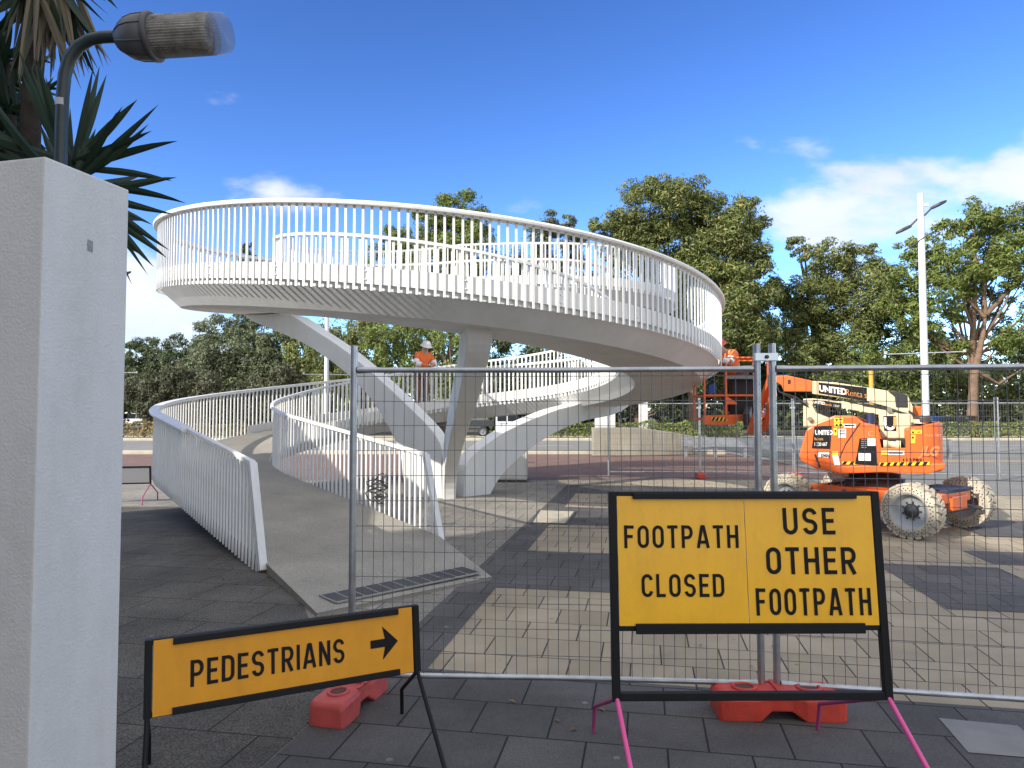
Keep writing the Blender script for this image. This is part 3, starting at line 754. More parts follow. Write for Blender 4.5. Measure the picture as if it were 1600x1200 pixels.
# back of a sign by the ramp
bs = thing('sign_stand', 'grey back of a low sign stand left of the ramp', 'roadwork sign', (P(240, 700, 13.5).x-0.70, 13.5, 0), R(12))
fn = tiltfn(-0.12, 0.35); X0, X1, Z0, Z1 = -0.62, 0.62, 0.36, 0.70
fr = MB()
for x in (X0, X1-0.03): bx(fr, fn, x, x+0.03, Z0, Z1, -0.02, 0.02)
bx(fr, fn, X0+0.03, X1-0.03, Z0, Z0+0.025, -0.018, 0.018); bx(fr, fn, X0+0.03, X1-0.03, Z1-0.025, Z1, -0.018, 0.018)
fr.build('frame', black, bs, local=True, bevel=0.003)
pan = MB(); bx(pan, fn, X0+0.031, X1-0.031, Z0+0.026, Z1-0.026, -0.006, 0.006); pan.build('sign_panel', mat('panel_back', (0.27, 0.28, 0.30), 0.5), bs, local=True)
for x in (X0+0.015, X1-0.015):
    b = MB(); b.tube([(x, 0, Z0), (x-0.02, -0.42, 0.15), (x-0.02, -0.44, 0.0)], 0.011, 6); b.build('leg', pink_d, bs, local=True)
    b = MB(); b.tube([(x, 0, Z0), (x+0.02, 0.42, 0.15), (x+0.02, 0.44, 0.0)], 0.011, 6); b.build('leg', pink_d, bs, local=True)

# ---------------------------------------------------------------- temporary fence panels, feet, clamps
FW = 2.40
def make_panel(label, loc, rz, left_post_top=True):
    t = thing('temporary_fence', label, 'fence', loc, rz, 'temporary mesh fence panels')
    for x in (0.0, FW):
        b = MB(); b.tube([(x, 0, 0.05), (x, 0, 1.0), (x, 0, 2.11)], 0.021, 14); b.build('post', galv, t, local=True)
    for z in (0.146, 1.962):
        b = MB(); n = 14
        b.tube([(0.022, 0, z), (0.05, 0, z), (0.12, 0, z), (FW/2, 0, z+(0.006 if z < 1 else -0.004)), (FW-0.12, 0, z), (FW-0.05, 0, z), (FW-0.022, 0, z)], [0.021, 0.020, 0.0165, 0.0165, 0.0165, 0.020, 0.021], n)
        b.build('top_rail' if z > 1 else 'bottom_rail', galv, t, local=True)
    rng = random.Random(3)
    b = MB(); n = 39
    for i in range(1, n):
        x = FW*i/n; bow = rng.uniform(-0.004, 0.004)+(0.012 if rng.random() < 0.06 else 0); zm = rng.uniform(0.6, 1.5)
        b.tube([(x+rng.uniform(-.002, .002), 0.0, 0.15), (x+bow, 0.003*rng.uniform(-1, 1), zm), (x, 0, 1.96)], 0.0021, 5, cap=False)
    z = 0.275
    while z < 1.93:
        b.tube([(0, 0.004, z), (FW*0.3, 0.004, z+rng.uniform(-.006, .006)), (FW*0.7, 0.004, z+rng.uniform(-.006, .006)), (FW, 0.004, z)], 0.0021, 5, cap=False); z += 0.15
    b.build('wire_mesh', wire_m, t, local=True, fix=False)
    return t
p0 = Vector((-0.957, 4.30, 0)); p1 = Vector((1.452, 4.17, 0))
pa = make_panel('galvanised mesh fence panel standing before the spiral ramp', p0, math.atan2(p1.y-p0.y, p1.x-p0.x))
pb = copy_tree(pa, (1.528, 4.163, 0), R(-11.1), 'galvanised mesh fence panel standing in front of the orange boom lift')
far_pts = [((2.57, 19.0), (4.93, 18.9), 'fence panel before the concrete barrier, leftmost of the far row'), ((4.99, 18.9), (7.36, 18.75), 'far fence panel behind the lift basket'), ((7.43, 18.75), (9.8, 18.5), 'far fence panel behind the cream boom and orange hood'),
           ((9.87, 18.5), (12.2, 18.0), 'far fence panel right of the boom lift by the lamp pole'), ((12.3, 18.0), (14.6, 17.5), 'far fence panel nearest the right edge, on the asphalt')]
for a, b_, lab in far_pts:
    copy_tree(pa, (a[0], a[1], 0), math.atan2(b_[1]-a[1], b_[0]-a[0]), lab)
def make_foot(label, loc, rz, L_=0.72, W_=0.24, H_=0.145, m=red_plastic, group='plastic fence feet'):
    # moulded block: arched ends, waist notch, raised hand holes
    b = MB(); hl = L_/2
    prof = [(-hl, 0.0), (-hl, H_*0.72), (-hl*0.93, H_*0.93), (-hl*0.80, H_), (hl*0.80, H_), (hl*0.93, H_*0.93), (hl, H_*0.72), (hl, 0.0), (hl*0.30, 0), (hl*0.20, H_*0.30), (-hl*0.20, H_*0.30), (-hl*0.30, 0)]
    # plan width varies along x: rounded ends and narrow waist
    def wy(x):
        a = abs(x)/hl
        return W_/2*(0.86 if a < 0.2 else 1.0)*(1.0 if a < 0.9 else 0.88)
    xs = [-hl, -hl*0.95, -hl*0.86, -hl*0.6, -hl*0.36, -hl*0.24, -hl*0.16, hl*0.16, hl*0.24, hl*0.36, hl*0.6, hl*0.86, hl*0.95, hl]
    vs = []; n = 8
    for x in xs:
        a = abs(x)/hl; w = W_/2*(0.80 if a < 0.2 else 0.88 if a < 0.25 else 1.0)*(0.86 if a > 0.98 else 0.96 if a > 0.94 else 1.0)
        zt = H_*(0.80 if a > 0.98 else 0.95 if a > 0.94 else 1.0); zb_ = H_*0.33 if a < 0.18 else (H_*0.2 if a < 0.25 else 0.0)
        for y, z in ((-w, zb_), (-w, zt*0.80), (-w*0.86, zt), (w*0.86, zt), (w, zt*0.80), (w, zb_), (w*0.55, zb_), (-w*0.55, zb_)):
            vs.append((x, y, z))
    fs = [tuple(range(8))[::-1], tuple(range(8*(len(xs)-1), 8*len(xs)))]
    for i in range(len(xs)-1):
        for j in range(8): fs.append((i*8+j, (i+1)*8+j, (i+1)*8+(j+1) % 8, i*8+(j+1) % 8))
    t = thing('ballast_block', label, 'fence block', loc, rz, group)
    b.add(vs, fs); b.build('block', m, t, local=True, bevel=0.012, bseg=3)
    hb = MB()
    for sx_ in (-1, 1):
        cx = sx_*hl*0.52; ring = []
        rr = MB()
        path = [(cx+0.062*math.cos(a), 0.052*math.sin(a), H_+0.003) for a in [2*math.pi*i/20 for i in range(20)]]
        hb.tube(path, 0.010, 8, 0, closed=True)
        hb.add([(cx+0.055*math.cos(2*math.pi*i/20), 0.045*math.sin(2*math.pi*i/20), H_+0.002) for i in range(20)], [tuple(range(20))], 1)
    hb.bar((0, -0.1, H_+0.004), (0, 0.1, H_+0.004), 0.03, 0.012); hb.bar((-0.09, -0.085, H_+0.002), (0.09, -0.085, H_+0.002), 0.014, 0.01); hb.bar((-0.09, 0.085, H_+0.002), (0.09, 0.085, H_+0.002), 0.014, 0.01)
    hb.build('hand_hold', [m, mat('hole_dark', (0.10, 0.05, 0.045), 0.9)], t, local=True)
    return t
foot_shaded = mat('red_plastic_shaded', (0.50, 0.075, 0.065), 0.55, var=0.16, vscale=9, bump=0.06, bscale=90)  # duller red: the shade on this foot is put into its colour
make_foot('red plastic fence foot under the two posts behind the closed sign', (1.50, 4.10, 0), R(-2), 0.70, 0.25, 0.145)
make_foot('red fence foot in a shaded tone behind the pedestrians sign', (-0.935, 4.20, 0), R(76), 0.60, 0.215, 0.14, foot_shaded)
for (x, y), lab in zip([(4.96, 18.8), (7.4, 18.7), (9.84, 18.45)], ['red fence foot on the pavers left of the boom lift', 'red fence foot behind the lift chassis', 'red fence foot behind the rear lift wheels']):
    make_foot(lab, (x, y, 0), R(85 if x < 6 else 80), 0.66, 0.24, 0.14)
def make_clamp(label, a, b_, z):
    t = thing('pipe_coupler', label, 'coupler', ((a[0]+b_[0])/2, (a[1]+b_[1])/2, z), math.atan2(b_[1]-a[1], b_[0]-a[0]), 'fence clamps')
    d = math.dist(a, b_)/2
    m = MB()
    for y in (-0.026, 0.026): m.box((0, y, 0), (2*d+0.055, 0.006, 0.045))
    for x in (-d-0.027, d+0.027): m.box((x, 0, 0), (0.006, 0.046, 0.045))
    m.build('strap', mat('bright_zinc', (0.62, 0.68, 0.74), 0.3, 0.8), t, local=True, bevel=0.002)
    m = MB(); m.tube([(0, -0.045, 0), (0, 0.045, 0)], 0.007, 8); m.lathe([(0, 0.012), (0.012, 0.012), (0.012, 0), (0, 0)], 6, xf=Matrix.Translation((0, -0.029, 0)) @ Matrix.Rotation(R(90), 4, 'X')); m.build('bolt', dark_steel, t, local=True)
make_clamp('shiny clamp joining the two near fence posts', (1.452, 4.17), (1.528, 4.163), 2.03)
make_clamp('clamp joining two far fence posts behind the lift basket', (4.93, 18.9), (4.99, 18.9), 1.85)
make_clamp('clamp joining two far posts left of the cream boom', (7.36, 18.75), (7.43, 18.75), 1.85)

# ---------------------------------------------------------------- rendered pillar at the left
pil_m = mat('pillar_render', (0.64, 0.62, 0.585), 0.85, var=0.03, vscale=2, bump=0.20, bscale=85, dirt=0.30, dirtcol=(0.36, 0.33, 0.28), dscale=1.3)
a_ = Vector((-0.667*2.6, 2.6)); b_ = Vector((-0.5455*3.0, 3.0)); d_ = (b_-a_).normalized(); n_ = Vector((-d_.y, d_.x))*0.62
pilr = thing('gate_pillar', 'large white textured rendered pillar at the left edge', 'pillar', ((a_.x+b_.x+n_.x)/2, (a_.y+b_.y+n_.y)/2, 0))
H_ = 2.655
m = MB(); cs = [a_, b_, b_+n_, a_+n_]
m.add([(p.x, p.y, 0) for p in cs]+[(p.x, p.y, H_) for p in cs], [(0, 1, 2, 3), (4, 5, 6, 7), (0, 1, 5, 4), (1, 2, 6, 5), (2, 3, 7, 6), (3, 0, 4, 7)]); m.build('shaft', pil_m, pilr, bevel=0.008)
pn_ = Vector((d_.y, -d_.x)); u_ = 0.52; cpt = a_+d_*((b_-a_).length*u_); zc = 1.7+(646-382)/F*(cpt.y)
m = MB(); pq = [(-.013, -.0155), (.013, -.0175), (.013, .0155), (-.013, .0175)]
m.add([(cpt.x+d_.x*x+pn_.x*0.002, cpt.y+d_.y*x+pn_.y*0.002, zc+z*1.35) for x, z in pq], [(0, 1, 2, 3)]); m.build('patch', mat('patch_grey', (0.26, 0.26, 0.25), 0.7, var=0.2, vscale=60), pilr)

# ---------------------------------------------------------------- lamp behind the pillar
YL = 4.4
lp = thing('park_lamp', 'dark green bent lamp post with a ribbed grey head and clear ribbed lens', 'lamp', (P(95, 200, YL).x, YL, 0))
green_m = mat('lamp_green', (0.018, 0.03, 0.03), 0.4, var=0.2)
pts = [Vector((P(95, 250, YL).x, YL, 0))]+[P(x, y, YL) for x, y in ((95, 300), (95, 250), (96, 200), (98, 150), (101, 118), (108, 92), (122, 73), (140, 62), (160, 58), (186, 57))]
m = MB(); m.tube(pts, 0.038, 16); m.build('post', green_m, lp)
st_p = P(97, 161, YL); m = MB(); m.lathe([(0.0392, -0.022), (0.0392, 0.022)], 12, xf=Matrix.Translation(st_p) @ Matrix.Rotation(R(-140), 4, 'Z'), ang=math.pi*0.6); m.build('sticker', mat('sticker_pale', (0.42, 0.42, 0.44), 0.6), lp)
h0 = P(183, 61, YL); h1 = P(361, 51, YL); axd = (h1-h0).normalized(); LH = (h1-h0).length; hd = P(230, 26, YL)-P(230, 93, YL); RH = hd.length/2
ex = axd; ey = Vector((0, 1, 0)); ey = (ey-ex*ey.dot(ex)).normalized(); ez = ex.cross(ey)
XF = Matrix.Translation(h0) @ Matrix(((ez.x, ey.x, ex.x), (ez.y, ey.y, ex.y), (ez.z, ey.z, ex.z))).to_4x4()
hous = mat('lamp_housing', (0.085, 0.082, 0.085), 0.5, var=0.12)
m = MB(); m.lathe([(0.02, 0.0), (0.055, 0.0), (0.085, 0.03), (0.118, 0.075), (0.135, 0.13), (0.139, 0.215), (0.12, 0.22), (0, 0.22)], 40, xf=XF)
for k in range(8):
    a = 2*math.pi*k/8+0.2
    m.tube([XF @ Vector((r*math.cos(a), r*math.sin(a), z)) for r, z in ((0.057, 0.005), (0.087, 0.03), (0.12, 0.075), (0.137, 0.13), (0.141, 0.21))], 0.0045, 6)
m.lathe([(0.139, 0.215), (0.150, 0.215), (0.150, 0.24), (0.139, 0.245), (0.12, 0.245)], 40, xf=XF)
m.build('housing', hous, lp)
m = MB(); m.tube([P(207, 35, YL-0.15), P(232, 26, YL-0.15)], 0.006, 6)
lens = bpy.data.materials.new('lens_acrylic'); lens.use_nodes = True; t = lens.node_tree; bsd = t.nodes['Principled BSDF']
bsd.inputs['Base Color'].default_value = (0.50, 0.47, 0.42, 1); bsd.inputs['Roughness'].default_value = 0.12; bsd.inputs['Specular IOR Level'].default_value = 0.7
tb = t.nodes.new('ShaderNodeBsdfTransparent'); tb.inputs[0].default_value = (0.66, 0.63, 0.58, 1)
mxs = t.nodes.new('ShaderNodeMixShader'); co = t.nodes.new('ShaderNodeTexCoord'); wv = N(t, 'ShaderNodeTexNoise', Scale=14.0, Detail=2.0)
L(t, co.outputs['Object'], wv.inputs['Vector']); rr_ = t.nodes.new('ShaderNodeMapRange'); L(t, wv.outputs[0], rr_.inputs[0]); rr_.inputs[1].default_value = 0.3; rr_.inputs[2].default_value = 0.7; rr_.inputs[3].default_value = 0.25; rr_.inputs[4].default_value = 0.55
L(t, rr_.outputs[0], mxs.inputs[0]); L(t, tb.outputs[0], mxs.inputs[1]); L(t, bsd.outputs[0], mxs.inputs[2]); L(t, mxs.outputs[0], t.nodes['Material Output'].inputs[0])
rl = LH; m = MB(); nn = 96
prof = [(0.126, 0.235), (0.128, 0.28), (0.126, rl-0.13), (0.124, rl-0.11)]
vs = []; fs = []
for j in range(nn):
    a = 2*math.pi*j/nn; k = 1.0 if j % 2 else 0.975
    for r, z in prof: vs.append((r*k*math.cos(a), r*k*math.sin(a), z))
for j in range(nn):
    j2 = (j+1) % nn
    for i in range(3): fs.append((j*4+i, j2*4+i, j2*4+i+1, j*4+i+1))
m.add(vs, fs, 0, False, XF); m.build('lens', lens, lp)
m = MB(); m.lathe([(0.123, rl-0.11), (0.124, rl-0.07), (0.115, rl-0.03), (0.09, rl-0.008), (0.05, rl-0.001), (0, rl)], 40, xf=XF); 
cap_m = bpy.data.materials.new('clear_cap'); cap_m.use_nodes = True; t = cap_m.node_tree; bsd = t.nodes['Principled BSDF']; bsd.inputs['Base Color'].default_value = (0.38, 0.37, 0.34, 1); bsd.inputs['Roughness'].default_value = 0.05
tb = t.nodes.new('ShaderNodeBsdfTransparent'); tb.inputs[0].default_value = (0.85, 0.86, 0.86, 1); mxs = t.nodes.new('ShaderNodeMixShader'); mxs.inputs[0].default_value = 0.24
L(t, tb.outputs[0], mxs.inputs[1]); L(t, bsd.outputs[0], mxs.inputs[2]); L(t, mxs.outputs[0], t.nodes['Material Output'].inputs[0])
m.build('lens_cap', cap_m, lp)
m = MB(); m.lathe([(0.0, 0.24), (0.045, 0.24), (0.05, 0.34), (0.04, rl-0.16), (0.0, rl-0.15)], 20, xf=XF); m.box((0, 0, 0), (0.001, 0.001, 0.001), xf=XF @ Matrix.Translation((0, 0, 0.3)))
m.build('bulb', mat('lamp_tube', (0.36, 0.30, 0.22), 0.5, var=0.3, vscale=20), lp)
inn = bpy.data.materials.new('reflection_drum'); inn.use_nodes = True; t = inn.node_tree; bsd = t.nodes['Principled BSDF']; bsd.inputs['Roughness'].default_value = 0.35  # added inner drum; streak colours stand in for reflections of the ribbing
co = t.nodes.new('ShaderNodeTexCoord'); mp_ = t.nodes.new('ShaderNodeMapping'); mp_.inputs['Scale'].default_value = (3.0, 30.0, 55.0); n_1 = N(t, 'ShaderNodeTexNoise', Scale=1.0, Detail=4.0)
L(t, co.outputs['Object'], mp_.inputs['Vector']); L(t, mp_.outputs[0], n_1.inputs['Vector']); rp_ = t.nodes.new('ShaderNodeValToRGB'); L(t, n_1.outputs[0], rp_.inputs[0])
rp_.color_ramp.elements[0].position = 0.36; rp_.color_ramp.elements[0].color = (0.03, 0.026, 0.02, 1); rp_.color_ramp.elements[1].position = 0.66; rp_.color_ramp.elements[1].color = (0.34, 0.31, 0.25, 1); L(t, rp_.outputs[0], bsd.inputs['Base Color'])
m = MB(); m.lathe([(0.0, 0.25), (0.105, 0.25), (0.117, 0.30), (0.117, rl-0.15), (0.06, rl-0.14), (0, rl-0.14)], 40, xf=XF); m.build('reflection_drum', inn, lp)

# ---------------------------------------------------------------- yucca behind the pillar
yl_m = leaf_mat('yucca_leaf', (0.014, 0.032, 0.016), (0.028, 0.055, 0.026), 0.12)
yd_m = leaf_mat('yucca_dead_leaf', (0.10, 0.085, 0.055), (0.20, 0.16, 0.10), 0.2)
bark_m = mat('bark', (0.12, 0.09, 0.065), 0.95, col2=(0.06, 0.045, 0.035), vscale=8, bump=0.6, bscale=20)
def blade(mb, b0, tip, w, sag=0.0, fold=0.35, n=7):
    b0 = Vector(b0); tip = Vector(tip); d = tip-b0; l = d.length; d.normalize()
    view = ((b0+tip)/2-Vector((0, 0, EYE))).normalized()
    side = d.cross(view+Vector((random.uniform(-.5, .5), random.uniform(-.5, .5), random.uniform(-.5, .5)))).normalized(); nr = side.cross(d).normalized()
    vs = []; fs = []
    for i in range(n+1):
        u = i/n; ww = w*(0.55+0.45*math.sin(min(1, u*2.2)*math.pi/2))*(1-max(0, (u-0.45)/0.55)**1.7)
        p = b0+d*(l*u)+Vector((0, 0, sag*4*u*(1-u)))
        vs += [p-side*ww/2+nr*ww*fold/2, p, p+side*ww/2+nr*ww*fold/2]
    for i in range(n): fs += [(3*i, 3*i+1, 3*i+4, 3*i+3), (3*i+1, 3*i+2, 3*i+5, 3*i+4)]
    mb.add(vs, fs)
def yucca(label, base_px, Y, tips, extra, trunk_pts, dead=(), reach=0.8, rs=1, wide=0.052, hemi=None):
    rng = random.Random(rs); c = P(*base_px, Y)
    t = thing('yucca_plant', label, 'plant', (c.x, Y+0.1, 0))
    m = MB()
    for tp in tips:
        tip = P(tp[0], tp[1], Y+rng.uniform(-0.25, 0.2)); b0 = c+Vector((rng.uniform(-.06, .06), rng.uniform(-.06, .06), rng.uniform(-.12, .12)))
        b0 = b0.lerp(tip, 0.06); blade(m, b0, tip, wide*rng.uniform(0.85, 1.2), rng.uniform(-.02, .03))
    for i in range(extra):
        a = rng.uniform(0, 2*math.pi); e = rng.uniform(-1.0, 1.3)
        d = Vector((math.cos(a)*math.cos(e), math.sin(a)*math.cos(e), math.sin(e)))
        if hemi and d.x*hemi > 0.15: d.x = -d.x
        b0 = c+d*0.05+Vector((0, 0, rng.uniform(-.15, .15))); blade(m, b0, b0+d*reach*rng.uniform(0.7, 1.1), wide*rng.uniform(0.8, 1.2), -0.03)
    m.build('leaf_rosette', yl_m, t, fix=False)
    if dead:
        m = MB()
        for tp in dead:
            tip = P(tp[0], tp[1], Y+rng.uniform(-0.3, 0.2)); b0 = c+Vector((rng.uniform(-.12, .12), rng.uniform(-.1, .1), rng.uniform(-.1, .1))); blade(m, b0, tip, wide*0.75, rng.uniform(0, 0.06), fold=0.8)
        m.build('dead_leaves', yd_m, t, fix=False)
    m = MB(); m.tube([Vector((c.x-0.25, Y+0.2, 0))]+[c+Vector((-0.18, 0.15, -0.9)), c+Vector((0, 0, 0.05))], [0.10, 0.07, 0.05], 10); m.build('trunk', mat('yucca_bark', (0.045, 0.036, 0.026), 0.95, var=0.4, vscale=9, bump=0.6, bscale=20), t)
    return t
tipsA = [(156, 102), (167, 115), (215, 155), (248, 163), (233, 193), (238, 204), (279, 220), (277, 277), (270, 283), (292, 318), (272, 335), (240, 352), (266, 392), (262, 404), (227, 402), (241, 418), (232, 431), (207, 446), (192, 165), (183, 174), (150, 200), (139, 145), (146, 103), (222, 288), (180, 245)]
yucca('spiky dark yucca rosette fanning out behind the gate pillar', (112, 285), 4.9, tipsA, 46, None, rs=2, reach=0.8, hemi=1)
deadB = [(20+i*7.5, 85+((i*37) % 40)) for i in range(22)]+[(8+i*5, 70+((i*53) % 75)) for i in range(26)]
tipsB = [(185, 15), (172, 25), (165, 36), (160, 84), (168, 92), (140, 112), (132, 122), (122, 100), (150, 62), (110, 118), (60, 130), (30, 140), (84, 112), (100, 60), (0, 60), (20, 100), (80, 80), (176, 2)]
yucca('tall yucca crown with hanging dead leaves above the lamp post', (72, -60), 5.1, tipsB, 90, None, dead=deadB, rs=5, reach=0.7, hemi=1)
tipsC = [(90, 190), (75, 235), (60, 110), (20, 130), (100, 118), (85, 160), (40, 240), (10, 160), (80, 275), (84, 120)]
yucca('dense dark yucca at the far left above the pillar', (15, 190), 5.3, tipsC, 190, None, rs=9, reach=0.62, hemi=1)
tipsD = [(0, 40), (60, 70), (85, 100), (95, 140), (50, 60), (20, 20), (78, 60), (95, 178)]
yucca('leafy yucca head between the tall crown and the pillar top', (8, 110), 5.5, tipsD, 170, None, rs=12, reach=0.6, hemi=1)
# cable coil on the inner ramp rail
cp = inner[6]; cb = MB(); pts = []; c0 = P(590, 765, inner[9].y-0.06); rng = random.Random(4)
for i in range(64):
    a = i*0.62; k = i/63
    pts.append(c0+Vector((0.14*math.cos(a)*(0.7+0.3*math.sin(i*1.3))+0.05*math.sin(i*.37), -0.05+0.012*math.sin(a), 0.17-0.34*k+0.06*math.sin(a)+0.02*math.sin(i*0.9))))
cb.tube(pts, 0.009, 6)
pl2 = pts[-1]; cb.bar(pl2, pl2+Vector((0.09, 0, 0.01)), 0.04, 0.03); cb.bar(pts[0]+Vector((-.03, 0, -.08)), pts[0]+Vector((.05, 0, -.13)), 0.045, 0.04)
tag(cb.build('cable_coil', rubber), 'tangled black cable coil hanging on the inner ramp railing', 'cable')
# service cabinet beside the arms
sc_ = G(801, 754); cab = thing('service_cabinet', 'pale metal service cabinet standing behind the right bridge arm', 'cabinet', (sc_.x, sc_.y+0.3, 0), R(-4))
m = MB(); m.box((0, 0, 0.55), (0.74, 0.46, 0.98)); m.build('body', mat('cabinet_metal', (0.60, 0.60, 0.57), 0.45, 0.2, var=0.06), cab, local=True, bevel=0.015)
m = MB(); m.box((0, 0, 0.03), (0.78, 0.5, 0.06)); m.build('plinth', dark_steel, cab, local=True)
m = MB(); m.box((0, -0.238, 0.55), (0.62, 0.012, 0.88)); m.build('door', mat('cabinet_door', (0.66, 0.66, 0.63), 0.4, 0.2), cab, local=True, bevel=0.004)
b2_ = thing('service_cabinet', 'small pale green kerbside box behind the taller metal cabinet', 'cabinet', (P(770, 700, 24).x, 24, 0))
m = MB(); m.box((0, 0, 0.4), (0.5, 0.4, 0.8)); m.build('body', mat('box_green', (0.38, 0.44, 0.40), 0.6), b2_, local=True, bevel=0.02); m = MB(); m.box((0, 0, 0.82), (0.56, 0.46, 0.06)); m.build('lid', mat('box_lid', (0.5, 0.52, 0.5), 0.6), b2_, local=True, bevel=0.01)
# fallen leaves
lf = leaf_mat('dry_leaf', (0.16, 0.08, 0.03), (0.28, 0.17, 0.07), 0.1)
m = MB(); rng = random.Random(11)
for i in range(52):
    if i < 40: p = G(rng.uniform(330, 420), rng.uniform(860, 925))
    else: p = G(rng.uniform(420, 1500), rng.uniform(900, 1190))
    a = rng.uniform(0, 6.28); l = rng.uniform(.012, .03); d = Vector((math.cos(a), math.sin(a), 0)); n2 = Vector((-d.y, d.x, 0)); z = Vector((0, 0, 0.012))
    m.add([p+z-d*l, p+z+n2*l*.4+Vector((0, 0, .008)), p+z+d*l, p+z-n2*l*.4+Vector((0, 0, .006))], [(0, 1, 2, 3)])
tag(m.build('leaf_litter', lf, fix=False), 'scattered dry leaves lying on the paving by the ramp foot', 'leaf litter', kind='stuff')
# ---------------------------------------------------------------- articulated boom lift
JO = Vector((5.575, 10.98, 0)); JR = R(-27); JX = Vector((math.cos(JR), math.sin(JR), 0)); JY = Vector((-math.sin(JR), math.cos(JR), 0)); CHR = Matrix.Rotation(math.atan2(-0.8, 0.6)-JR, 4, 'Z')   # the turret is slewed off the chassis
def onchassis(m): m.v = [CHR @ p for p in m.v]; return m
lift = thing('boom_lift', 'orange and cream articulated boom lift with chunky cream tyres', 'boom lift', JO, JR)
def JP(px, py, ly):
    d = ray(px, py); o = Vector((0, 0, EYE)); tt = (JO+JY*ly-o).dot(JY)/d.dot(JY); p = o+d*tt-JO
    return (p.dot(JX), p.z)
def cpx(x, y): return (1200+x/4, 560+y/4)
def jpoly(pts, ly): return [JP(*cpx(x, y), ly) for x, y in pts]
def jprism(name, pts, y0, y1, m, parent=lift, bevel=0.012, ref=None):
    b = MB(); b.prism(jpoly(pts, y0 if ref is None else ref), y0, y1); return b.build(name, m, parent, bevel=bevel, local=True)
NF = -0.80
# wheels
def make_wheel(x, y, side):
    # side -1: outer face towards -Y
    XFm = CHR @ Matrix.Translation((x, y, 0.378)) @ Matrix.Rotation(R(90 if side < 0 else -90), 4, 'X')
    w_ = 0.25
    root = None
    m = MB(); m.lathe([(0.225, -w_/2), (0.24, w_/2-0.005), (0.26, w_/2), (0.335, w_/2-0.008), (0.352, w_/2-0.03), (0.352, -w_/2+0.03), (0.335, -w_/2+0.008), (0.26, -w_/2), (0.225, -w_/2)], 64, 0, XFm)
    nl = 22
    for i in range(nl):
        for sgn in (-1, 1):
            a = 2*math.pi*(i+(0.5 if sgn > 0 else 0))/nl
            rot = Matrix.Rotation(a, 4, 'Z')
            vs = []
            for (r, hw) in ((0.345, 0.044), (0.376, 0.034)):
                for z in (sgn*0.008, sgn*(w_/2-0.002)):
                    sk = 0.02*(1 if abs(z) > 0.05 else -1)
                    vs += [(r, -hw+sk, z), (r, hw+sk, z)]
            m.add([XFm @ rot @ Vector(v) for v in vs], [(0, 1, 3, 2), (4, 6, 7, 5), (0, 4, 5, 1), (2, 3, 7, 6), (0, 2, 6, 4), (1, 5, 7, 3)])
    for rr, n, off in ((0.283, 34, 0), (0.312, 34, 0.5)):
        for i in range(n):
            a = 2*math.pi*(i+off)/n
            for sgn in (1, -1):
                m.lathe([(0.0085, 0), (0.0085, 0.0012), (0, 0.0012)], 8, 1, XFm @ Matrix.Translation((rr*math.cos(a), rr*math.sin(a), sgn*w_/2-(0.0 if sgn > 0 else 0.0012)+(0.0005*sgn))), smooth=False)
    t = m.build('wheel', [tyre_cream, rubber], lift, local=True)
    t.name = 'wheel'
    m = MB(); m.lathe([(0.24, w_/2-0.004), (0.232, w_/2-0.004), (0.222, w_/2-0.03), (0.205, w_/2-0.045), (0.196, w_/2-0.095), (0.10, w_/2-0.11), (0.0, w_/2-0.11)], 48, 0, XFm)
    m.lathe([(0.236, -w_/2+0.004), (0.215, -w_/2+0.03), (0.19, -w_/2+0.12), (0.10, -w_/2+0.14), (0, -w_/2+0.14)], 48, 0, XFm)
    m.build('rim', grey_rim, t, local=True)
    m = MB(); m.lathe([(0.095, w_/2-0.108), (0.092, w_/2-0.07), (0.078, w_/2-0.05), (0.05, w_/2-0.045), (0.046, w_/2-0.03), (0, w_/2-0.03)], 24, 0, XFm)
    for i in range(9):
        a = 2*math.pi*i/9; m.lathe([(0.011, -0.115+w_/2), (0.011, w_/2-0.085), (0, w_/2-0.085)], 6, 0, XFm @ Matrix.Translation((0.122*math.cos(a), 0.122*math.sin(a), 0)), smooth=False)
        m.bar(XFm @ Vector((0.09*math.cos(a), 0.09*math.sin(a), w_/2-0.085)), XFm @ Vector((0.122*math.cos(a), 0.122*math.sin(a), w_/2-0.1)), 0.012, 0.012)
    m.build('hub', dark_steel, t, local=True)
for x in (-0.925, 0.925):
    for y in (-0.85, 0.85): make_wheel(x, y, -1 if y < 0 else 1)
# chassis
m = MB()
prof = [(-0.78, 0.30), (-0.86, 0.40), (-0.84, 0.56), (-0.55, 0.62), (0.50, 0.60), (0.62, 0.52), (0.62, 0.36), (0.45, 0.30)]
m.prism(prof, -0.70, 0.70); ch_ = onchassis(m).build('chassis', orange, lift, bevel=0.02, local=True)
m = MB()
put_text(m, '113782', 0.085, (-0.02, -0.704, 0.44), (1, 0, 0), (0, 0, 1), 1.25, 0.002); onchassis(m).build('number_decal', black, ch_, local=True, fix=False)
m = MB(); m.box((-0.55, -0.703, 0.50), (0.10, 0.004, 0.055)); m.box((-0.18, -0.703, 0.52), (0.07, 0.004, 0.04)); onchassis(m).build('decal', decal_white, ch_, local=True)
m = MB(); m.lathe([(0.035, 0), (0.035, 0.02), (0.02, 0.03), (0, 0.03)], 12, xf=Matrix.Translation((-0.06-0.04, -0.70, 0.53)) @ Matrix.Rotation(R(90), 4, 'X')); onchassis(m).build('cap', dark_steel, ch_, local=True)
m = MB()
for x in (-0.925, 0.925): m.box((x, 0, 0.378), (0.14, 1.45, 0.14)); m.box((x, -0.55, 0.40), (0.2, 0.2, 0.24)); m.box((x, 0.55, 0.40), (0.2, 0.2, 0.24))
onchassis(m).build('axle', orange, lift, bevel=0.015, local=True)
